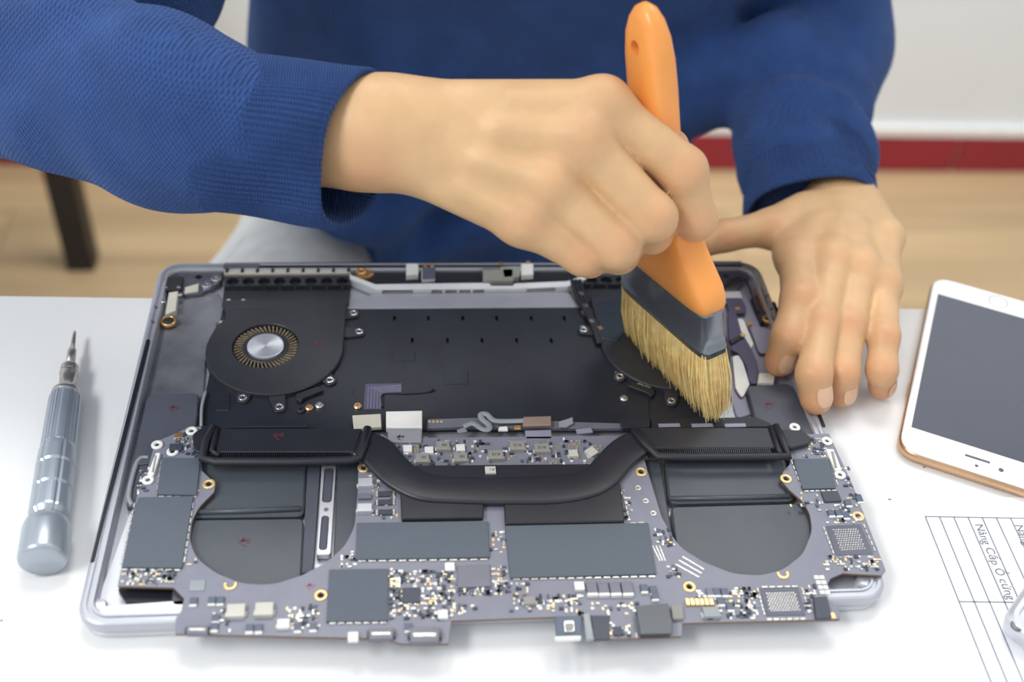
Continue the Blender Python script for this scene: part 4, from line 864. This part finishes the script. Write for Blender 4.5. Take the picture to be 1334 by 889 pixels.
# ================================================================== PERSON
def sd_cone(P, a, b, r1, r2):
    a = np.asarray(a, np.float32); b = np.asarray(b, np.float32); ab = b-a; L = float(ab@ab)+1e-12
    t = np.clip(((P-a)@ab)/L, 0, 1); q = P-(a+t[..., None]*ab)
    return np.sqrt((q*q).sum(-1))-(r1+(r2-r1)*t)
def smin(a, b, k):
    h = np.clip(0.5+0.5*(b-a)/k, 0, 1); return b*(1-h)+a*h-k*h*(1-h)
def surface_nets(fn, lo, hi, h):
    lo = np.array(lo, float); n = np.ceil((np.array(hi)-lo)/h).astype(int)+1
    V = np.empty(n, np.float32); ys = (lo[1]+h*np.arange(n[1])).astype(np.float32); zs = (lo[2]+h*np.arange(n[2])).astype(np.float32)
    for i0 in range(0, n[0], 16):
        i1 = min(n[0], i0+16); xs = (lo[0]+h*np.arange(i0, i1)).astype(np.float32)
        P = np.stack(np.meshgrid(xs, ys, zs, indexing='ij'), -1); V[i0:i1] = fn(P)
    ins = V < 0; c = tuple(x-1 for x in n); acc = np.zeros((*c, 3), np.float32); cnt = np.zeros(c, np.float32)
    def sub(A, d): return A[d[0]:d[0]+c[0], d[1]:d[1]+c[1], d[2]:d[2]+c[2]]
    corners = [(i, j, k) for i in (0, 1) for j in (0, 1) for k in (0, 1)]
    for p in corners:
        for ax in range(3):
            if p[ax]: continue
            q = list(p); q[ax] = 1
            a, b = sub(V, p), sub(V, q); m = sub(ins, p) != sub(ins, q)
            t = np.where(m, a/np.where(m, a-b, 1), 0)
            for d in range(3): acc[..., d] += np.where(m, (p[d]+t) if d == ax else p[d], 0)
            cnt += m
    act = cnt > 0; idx = -np.ones(c, np.int64); idx[act] = np.arange(act.sum())
    g = np.argwhere(act); verts = lo+h*(g+acc[act]/cnt[act][:, None])
    faces = []
    for ax in range(3):
        o1, o2 = (ax+1) % 3, (ax+2) % 3
        s0 = [slice(None)]*3; s1 = [slice(None)]*3; s0[ax] = slice(0, -1); s1[ax] = slice(1, None)
        m = ins[tuple(s0)] != ins[tuple(s1)]; e = np.argwhere(m); e = e[(e[:, o1] > 0) & (e[:, o2] > 0) & (e[:, o1] < c[o1]) & (e[:, o2] < c[o2])]
        def cell(d1, d2):
            k = e.copy(); k[:, o1] -= d1; k[:, o2] -= d2; return idx[k[:, 0], k[:, 1], k[:, 2]]
        qd = np.stack([cell(1, 1), cell(0, 1), cell(0, 0), cell(1, 0)], 1); fl = ~ins[tuple(s0)][m][(np.argwhere(m)[:, o1] > 0) & (np.argwhere(m)[:, o2] > 0) & (np.argwhere(m)[:, o1] < c[o1]) & (np.argwhere(m)[:, o2] < c[o2])]
        qd[fl] = qd[fl][:, ::-1]; faces.append(qd)
    F = np.concatenate(faces); F = F[(F >= 0).all(1)]
    return verts, F
def relax(v, F, it=3, k=0.5):
    e = np.concatenate([F[:, [0, 1]], F[:, [1, 2]], F[:, [2, 3]], F[:, [3, 0]]]); e = np.concatenate([e, e[:, ::-1]])
    deg = np.bincount(e[:, 0], minlength=len(v)).astype(float)
    for s in range(it):
        m = np.stack([np.bincount(e[:, 0], v[e[:, 1], d], len(v)) for d in range(3)], 1)/np.maximum(deg, 1)[:, None]
        v = v+(m-v)*k
    return v
def bbox(pts, pad): P = np.array(pts); return P.min(0)-pad, P.max(0)+pad
CAMV = -CR[2]                              # towards the camera
# ---- right hand (holds the brush); joints: pixel x, y and distance
RF = {'index': ([(785, 137, .487), (890, 222, .493), (906, 285, .508), (898, 303, .527)], (.0112, .0105, .0094, .0080)),
      'middle': ([(757, 182, .483), (850, 283, .490), (849, 303, .513), (830, 302, .526)], (.0114, .0106, .0094, .0080)),
      'ring': ([(716, 240, .485), (803, 320, .492), (806, 330, .514), (804, 318, .529)], (.0110, .0104, .0092, .0078)),
      'little': ([(680, 287, .491), (760, 333, .497), (768, 338, .514), (776, 325, .527)], (.0102, .0088, .0080, .0070)),
      'thumb': ([(690, 178, .532), (792, 200, .541), (874, 192, .533)], (.0125, .0105, .0090))}
RMC = {'index': (525, 141, .492, .0125), 'middle': (520, 163, .490, .0140), 'ring': (520, 188, .491, .0130), 'little': (522, 208, .494, .0120)}
LF = {'index': ([(1040, 338, .6249), (1041, 390, .596), (1028, 438, .5865), (1016, 471, .5936)], (.0112, .0096, .0090, .0084)),
      'middle': ([(1083, 341, .617), (1071, 419, .588), (1060, 488, .571), (1063, 520, .574)], (.0110, .0092, .0088, .0084)),
      'ring': ([(1118, 352, .6178), (1106, 423, .592), (1098, 486, .5825), (1096, 512, .5900)], (.0106, .0090, .0084, .0080)),
      'little': ([(1147, 374, .6188), (1151, 438, .590), (1149, 482, .585), (1149, 503, .597)], (.0098, .0082, .0078, .0074)),
      'thumb': ([(1003, 297, .650), (945, 307, .648), (904, 322, .650)], (.0108, .0092, .0080))}
LMC = {'index': (1078, 268, .672, .0140), 'middle': (1092, 264, .672, .0150), 'ring': (1104, 266, .674, .0140), 'little': (1114, 274, .674, .0130)}
def hand_fn(FI, MC, wrist, fore, extra, thumb_root):
    j = {k: [D(*p) for p in v[0]] for k, v in FI.items()}
    def fn(P):
        palm = None
        for k, (px, py, d, r) in MC.items():
            c = sd_cone(P, D(px, py, d), j[k][0], r, FI[k][1][0]); palm = c if palm is None else smin(palm, c, 0.009)
        for a, b, r1, r2 in extra: palm = smin(palm, sd_cone(P, a, b, r1, r2), 0.008)
        for a, b, r1, r2 in fore: palm = smin(palm, sd_cone(P, a, b, r1, r2), 0.014)
        fing = None
        for k, J in j.items():
            R_ = FI[k][1]; c = None
            if k == 'thumb': c = sd_cone(P, thumb_root, J[0], 0.0150, R_[0])
            for a, b, r1, r2 in zip(J[:-1], J[1:], R_[:-1], R_[1:]):
                m = (a+b)/2; rm = (r1+r2)/2*0.985
                s = np.minimum(sd_cone(P, a, m, r1, rm), sd_cone(P, m, b, rm, r2)); c = s if c is None else smin(c, s, 0.004)
            fing = c if fing is None else smin(fing, c, 0.0024)
        return smin(palm, fing, 0.0065)
    return fn, j
# right wrist and forearm
wr = [D(478, 162, .492), D(470, 186, .494)]; fo = [D(330, 172, .500), D(330, 190, .502)]; fo2 = [D(60, 95, .535), D(60, 105, .537)]
RE = D(-180, 30, .57)
foreR = [(wr[0], fo[0], .0176, .0195), (wr[1], fo[1], .0168, .0195), (fo[0], fo2[0], .0195, .030), (fo2[0], RE, .032, .036), (D(525, 165, .493), wr[0], .0165, .018), (D(525, 186, .495), wr[1], .0160, .017)]
exR = [(D(560, 215, .506), D(672, 270, .507), .0125, .0105), (D(560, 165, .510), D(690, 165, .520), .0150, .0130), (D(640, 190, .505), D(740, 200, .505), .0130, .0110)]
for k, (J, R_) in RF.items():            # tendons and knuckles standing out on the back of the hand
    if k == 'thumb': continue
    m = D(*J[0]); exR.append((m+CAMV*0.0035, m+CAMV*0.0035, R_[0]*0.82, R_[0]*0.82))
    a = D(*RMC[k][:3]); exR.append((a*0.45+m*0.55+CAMV*0.0105, m+CAMV*0.0085, .0022, .0034))
fnR, jR = hand_fn(RF, RMC, wr, foreR, exR, D(585, 185, .512))
# left wrist and forearm
LWr = D(1096, 262, .682); LE = np.array([0.27, 0.40, 0.86])
foreL = [(D(1085, 268, .682), D(1056, 206, .735), .0162, .0180), (D(1103, 270, .685), D(1066, 206, .74), .0160, .0180), (D(1063, 200, .732), LE, .022, .036)]
exL = [(D(1128, 282, .668), D(1150, 310, .650), .0135, .0115), (D(1150, 312, .648), D(1148, 366, .625), .0105, .0095), (D(1045, 300, .655), D(1030, 330, .635), .0120, .0105), (D(1100, 300, .668), D(1105, 345, .640), .0120, .0110), (D(1040, 288, .662), D(1010, 300, .652), .0110, .0100)]
upL = np.array([0, -0.30, 0.95])
for k, (J, R_) in LF.items():
    if k == 'thumb': continue
    m = D(*J[0]); exL.append((m+upL*0.003, m+upL*0.003, R_[0]*0.82, R_[0]*0.82))
    a = D(*LMC[k][:3]); exL.append((a*0.5+m*0.5+upL*0.0095, m+upL*0.0075, .0022, .0032))
fnL, jL = hand_fn(LF, LMC, None, foreL, exL, D(1050, 283, .660))
per = thing('person', (0.06, 0.36, 0.0), 'person in blue knitted sweater and light grey trousers brushing out the laptop', 'person')
VS, FS, BL = [], [], []
def add_shell(v, F, blush):
    o = sum(len(x) for x in VS); VS.append(v); FS.append(F+o); BL.append(blush)
def blush_of(v, spots):
    b = np.zeros(len(v))
    for p, r, s in spots: b = np.maximum(b, s*np.exp(-((v-p)**2).sum(1)/(r*r)))
    return b
for fn, j, FI, lo_extra in ((fnR, jR, RF, [fo[0], wr[0]]), (fnL, jL, LF, [D(1070, 200, .732)])):
    pts = [p for J in j.values() for p in J]+lo_extra; lo, hi = bbox(pts, 0.03)
    v, F = surface_nets(fn, lo, hi, 0.00135); v = relax(v, F, 2, 0.5)
    sp = []
    for k, J in j.items():
        sp += [(J[-1], 0.011, 0.75)]+[(p+CAMV*0.006, 0.009, 0.42) for p in J[:-1]]
    sp += [(D(470, 225, .48), 0.016, 0.3), (D(905, 300, .50), 0.012, 0.4)]
    add_shell(v, F, blush_of(v, sp))
# coarse rest of the body (inside the clothes), neck and head, joined to the arms
SR = np.array([-0.13, 0.31, 1.12]); SLs = np.array([0.26, 0.32, 1.11]); NK = np.array([0.06, 0.28, 1.18]); HD = np.array([0.055, 0.19, 1.33])
def fn_body(P):
    d = sd_cone(P, (0.02, 0.42, 0.60), (0.055, 0.37, 0.95), .095, .10)
    for a, b, r1, r2 in ((SR, SLs, .05, .05), ((0.06, 0.34, 1.05), NK, .09, .055), (NK, HD+np.array((0, 0.02, -0.08)), .052, .050), (SR, D(150, -60, .63), .045, .040), (D(150, -60, .63), RE, .040, .037), (RE, fo2[0], .036, .031), (fo2[0], fo[0], .030, .024), (fo[0], (wr[0]+wr[1])/2, .0215, .0185), (SLs, LE, .045, .037), (LE, D(1070, 200, .732), .035, .024), (D(1070, 200, .732), D(1090, 240, .70), .022, .019)):
        d = smin(d, sd_cone(P, a, b, r1, r2), 0.02)
    q = (P-HD.astype(np.float32)); hd_ = (np.sqrt((q[..., 0]/.076)**2+(q[..., 1]/.094)**2+(q[..., 2]/.112)**2)-1)*.08
    d = smin(d, hd_, 0.03)
    for a, b, r1, r2 in ((HD+np.array((0, -.085, -.02)), HD+np.array((0, -.108, -.028)), .010, .012), (HD+np.array((0, -.05, -.085)), HD+np.array((0, -.07, -.095)), .03, .024), (HD+np.array((-.078, 0.01, -.015)), HD+np.array((-.082, 0.015, .012)), .010, .014), (HD+np.array((.078, 0.01, -.015)), HD+np.array((.082, 0.015, .012)), .010, .014)):
        d = smin(d, sd_cone(P, a, b, r1, r2), 0.008)
    return d
v, F = surface_nets(fn_body, (-0.42, 0.0, 0.5), (0.42, 0.58, 1.48), 0.008); v = relax(v, F, 2, 0.5)
add_shell(v, F, np.zeros(len(v)))
body = obj('body', np.concatenate(VS), np.concatenate(FS), 'skin', per, True)
at_ = body.data.attributes.new('blush', 'FLOAT', 'POINT'); at_.data.foreach_set('value', np.concatenate(BL).astype(np.float32))
# hair, eyes, mouth (above the frame)
def fn_hair(P):
    q = P-(HD+np.array((0, 0.012, 0.022))).astype(np.float32); d = (np.sqrt((q[..., 0]/.084)**2+(q[..., 1]/.100)**2+(q[..., 2]/.108)**2)-1)*.085
    return np.maximum(d, -(P[..., 2]-(HD[2]+0.01)+(P[..., 1]-HD[1])*0.9))
v, F = surface_nets(fn_hair, HD-0.15, HD+0.15, 0.006); obj('hair', relax(v, F, 2), F, 'hair', per, True)
for s in (-1, 1):
    v, f = lathe_geo([(0.001, -0.010), (0.008, -0.006), (0.011, 0), (0.008, 0.006), (0.001, 0.010)], 16, org=HD+np.array((s*0.032, -0.078, 0.004))); obj('eye', v, f, 'eye_white', per, True)
v, f = tube_geo([HD+np.array((x, -0.094+abs(x)*0.5, -0.062)) for x in (-0.022, -0.01, 0, 0.01, 0.022)], [0.002, 0.005, 0.0055, 0.005, 0.002], 8); obj('mouth', v, f, 'lip', per, True)
# fingernails of the flat hand
def nail(tipj, dipj, nrm, w=0.0055, l=0.0072, r=0.0074):
    ax = tipj-dipj; ax /= np.linalg.norm(ax); n = nrm-ax*(nrm@ax); n /= np.linalg.norm(n); s = np.cross(ax, n)
    v = []; f = []; NU, NV = 8, 8
    for i in range(NU+1):
        u = -1+2*i/NU
        for k in range(NV+1):
            t = -1+2*k/NV; ww = w*(1-0.25*max(0, abs(t)-0.5)**1.2*2)*(1 if t < 0 else math.sqrt(max(0.25, 1-0.55*t*t)))
            x = u*ww; v.append(tipj+ax*(t*l-0.0026)+s*x+n*(math.sqrt(max(1e-9, (r*1.08)**2-x*x))-0.0002-0.0009*max(0, t)**2))
    for i in range(NU):
        for k in range(NV): a = i*(NV+1)+k; f.append((a, a+1, a+NV+2, a+NV+1))
    n0 = len(v); v += [p-n*0.0012 for p in v]; f += [tuple(n0+i for i in t[::-1]) for t in f]
    o = obj('fingernail', v, f, 'nail', per, True); return o
for k, tilt in (('index', (0.25, -0.45, 0.8)), ('middle', (0.30, -0.55, 0.8)), ('ring', (0.25, -0.55, 0.8)), ('little', (0.15, -0.55, 0.8))):
    J = jL[k]; nail(J[-1], J[-2], np.array(tilt), 0.0054 if k != 'little' else 0.0046, 0.0056, LF[k][1][-1])
# ---- sweater
def wob(P, f, s): return np.sin(P[..., 0]*f+s)*np.sin(P[..., 1]*f*1.13+s*2.1+1)+np.sin(P[..., 2]*f*0.93+s*1.7)*np.sin(P[..., 0]*f*0.71+P[..., 1]*f*0.5+s)
RS = [(D(330, 180, .496), .0315), (D(250, 163, .502), .0370), (D(190, 142, .507), .0400), (D(90, 105, .52), .0430), (D(0, 72, .535), .0470), (RE, .0540)]
LS = [(D(1055, 232, .708), .0375), (D(1050, 195, .725), .0410), (D(1046, 130, .765), .0440), (D(1058, 60, .80), .050), (LE, .056)]
def fn_sw(P):
    sh = wob(P, 38, 0.4)*0.0030+wob(P, 75, 1.9)*0.0012
    tor = None
    for s in (-1, 0, 1):
        for a, b, r1, r2 in (((0.012+s*.070, .42, .55), (0.035+s*.065, .40, .78), .112, .105), ((0.035+s*.065, .40, .78), (0.068+s*.072, .36, .95), .105, .110), ((0.068+s*.072, .36, .95), (0.06+s*.12, .33, 1.09), .108, .075)):
            c = sd_cone(P, a, b, r1, r2); tor = c if tor is None else smin(tor, c, 0.05)
    tor = smin(tor, sd_cone(P, D(850, 150, .78), D(1010, 70, .75), .026, .034), 0.03)
    tor = smin(tor, sd_cone(P, D(445, 255, .83), D(515, 305, .84), .022, .026), 0.03)
    arm = None
    for (a, r1), (b, r2) in zip(RS[:-1], RS[1:]): c = sd_cone(P, a, b, r1, r2); arm = c if arm is None else smin(arm, c, 0.012)
    q = P-RS[1][0].astype(np.float32); ax_ = (RS[-1][0]-RS[0][0]); ax_ /= np.linalg.norm(ax_); u = q@ax_.astype(np.float32)
    v_ = q[..., 2]*0.8+q[..., 1]*0.5
    arm = arm+0.0020*np.sin((u*0.8+v_*1.1)*95+0.6)*np.exp(-((u-0.09)/.07)**2)+0.0010*np.sin((u-v_*0.6)*160)*np.exp(-((u-0.03)/.04)**2)
    up_ = np.minimum(sd_cone(P, RE, D(150, -60, .63), .056, .062), sd_cone(P, D(150, -60, .63), SR, .062, .075)); arm2 = smin(arm, up_, 0.015)
    la = None
    for (a, r1), (b, r2) in zip(LS[:-1], LS[1:]): c = sd_cone(P, a, b, r1, r2); la = c if la is None else smin(la, c, 0.015)
    q = P-LS[0][0].astype(np.float32); u = q@((LS[2][0]-LS[0][0])/np.linalg.norm(LS[2][0]-LS[0][0])).astype(np.float32)
    la = la+0.0040*np.sin((u+q[..., 0]*0.35)*130)*np.exp(-((u-0.03)/.045)**2)
    la = smin(la, sd_cone(P, LE, SLs, .056, .075), 0.03)
    nk = sd_cone(P, (0.06, .32, 1.12), (0.06, .29, 1.175), .07, .062); tor = smin(tor, nk, 0.03)
    q = P-np.array((0.0, .32, .66), np.float32)
    tor = tor+0.009*np.sin((q[..., 2]*1.0-q[..., 0]*0.45)*95+0.5)*np.exp(-((q[..., 2])/.06)**2)*np.exp(-((q[..., 0]+0.02)/.10)**2)
    d = smin(tor, arm2, 0.012); d = smin(d, la, 0.014)
    return d+sh
v, F = surface_nets(fn_sw, (-0.42, -0.02, 0.42), (0.44, 0.58, 1.24), 0.0042); v = relax(v, F, 2, 0.5)
obj('sweater', v, F, 'knit_blue', per, True)
def cuff(ctrs, radii, depth_r, ribs, tiltend, up):
    """ribbed tube with a wall: centres along the arm, half height across the view and half depth along it"""
    C_ = [np.array(c) for c in smooth_path(ctrs, 5)]; n = ribs*4; Rr = np.interp(np.linspace(0, 1, len(C_)), np.linspace(0, 1, len(radii)), radii); Dr = np.interp(np.linspace(0, 1, len(C_)), np.linspace(0, 1, len(depth_r)), depth_r)
    v = []; f = []; rows = []
    for i, c in enumerate(C_): rows.append((c, Rr[i], Dr[i], 1.0, i/(len(C_)-1)))
    c, r, d_ = C_[-1], Rr[-1], Dr[-1]; t_end = C_[-1]-C_[-2]; t_end /= np.linalg.norm(t_end)
    rows.append((c+t_end*0.0012, r-0.0010, d_-0.0010, 0.6, 1)); rows.append((c+t_end*0.0008, r-0.0026, d_-0.0026, 0.6, 1))
    for i in range(len(C_)-2, -1, -1): rows.append((C_[i], Rr[i]-0.0034, Dr[i]-0.0034, 1.0, i/(len(C_)-1)))
    for q, (c, r, d_, am, s) in enumerate(rows):
        ii = min(range(len(C_)), key=lambda k: np.linalg.norm(C_[k]-c)); t = C_[min(ii+1, len(C_)-1)]-C_[max(ii-1, 0)]; t /= np.linalg.norm(t)
        t = t*(1-s)+(tiltend if tiltend is not None else t)*s; t /= np.linalg.norm(t)
        a1 = up-t*(up@t); a1 /= np.linalg.norm(a1); a2 = np.cross(t, a1)
        for k in range(n):
            th = 2*math.pi*k/n; rb = 0.0008*am*math.cos(ribs*th); wv = 0.0009*math.sin(3*th+q*0.35)+0.0007*math.sin(5*th+1)
            v.append(c+a1*(r+rb+wv)*math.cos(th)+a2*(d_+rb+wv)*math.sin(th))
    for i in range(len(rows)-1):
        for k in range(n): j = (k+1) % n; f.append((i*n+k, i*n+j, (i+1)*n+j, (i+1)*n+k))
    return obj('cuff', v, f, 'rib_blue', per, True)
imup = -CR[1]
tR = D(455, 196, .492)-D(300, 178, .499); tR /= np.linalg.norm(tR); tE = tR+CAMV*0.26+imup*(-0.16); tE /= np.linalg.norm(tE)
cuff([D(288, 176, .4995), D(340, 182, .497), D(400, 188, .494), D(464, 196, .491)], [.0345, .0352, .0358, .0356], [.034, .033, .032, .031], 84, tE, imup)
tL = D(1056, 262, .692)-D(1050, 205, .722); tL /= np.linalg.norm(tL)
tLe = -imup*0.93+CAMV*0.36; tLe /= np.linalg.norm(tLe)
cuff([D(1047, 205, .722), D(1052, 238, .708), D(1057, 272, .693)], [.0400, .0400, .0405], [.0400, .0405, .0425], 70, tLe, np.array((1., 0, 0)))
# ---- trousers and shoes (mostly under the table)
HR, HL = np.array((-0.06, .44, .545)), np.array((0.12, .44, .545)); KR, KL = np.array((-0.215, 0.06, .57)), np.array((0.20, -0.02, .555)); AR, AL = np.array((-0.20, 0.10, .10)), np.array((0.20, 0.06, .10))
def fn_tr(P):
    d = sd_cone(P, HR, HL, .115, .115)
    for a, b, r1, r2 in ((HR, KR, .098, .072), (HL, KL, .098, .072), (KR, AR, .072, .048), (KL, AL, .072, .048)): d = smin(d, sd_cone(P, a, b, r1, r2), 0.03)
    return d+wob(P, 45, 2.0)*0.0025
v, F = surface_nets(fn_tr, (-0.40, -0.20, 0.02), (0.40, 0.62, 0.72), 0.0075); tro = obj('trousers', relax(v, F, 2), F, 'trousers_grey', per, True)
tube('trouser_seam', smooth_path([KR*(1-k)+HR*k+np.array((-0.052, 0.0, 0.9*(.072+.026*k)-0.010)) for k in (0.25, 0.4, 0.55, 0.7, 0.85)]), 0.0022, 'trousers_grey', per)
for A in (AR, AL):
    v, F = surface_nets(lambda P: smin(sd_cone(P, A+np.array((0, 0.03, -.062)), A+np.array((0, -.13, -.066)), .038, .034), sd_cone(P, A+np.array((0, 0.02, -.05)), A+np.array((0, 0.02, 0.0)), .036, .04), 0.02), A+np.array((-.08, -.2, -.11)), A+np.array((.08, .1, .06)), 0.006)
    v[:, 2] = np.maximum(v[:, 2], 0.002); obj('shoe', v, F, 'shoe', per, True)
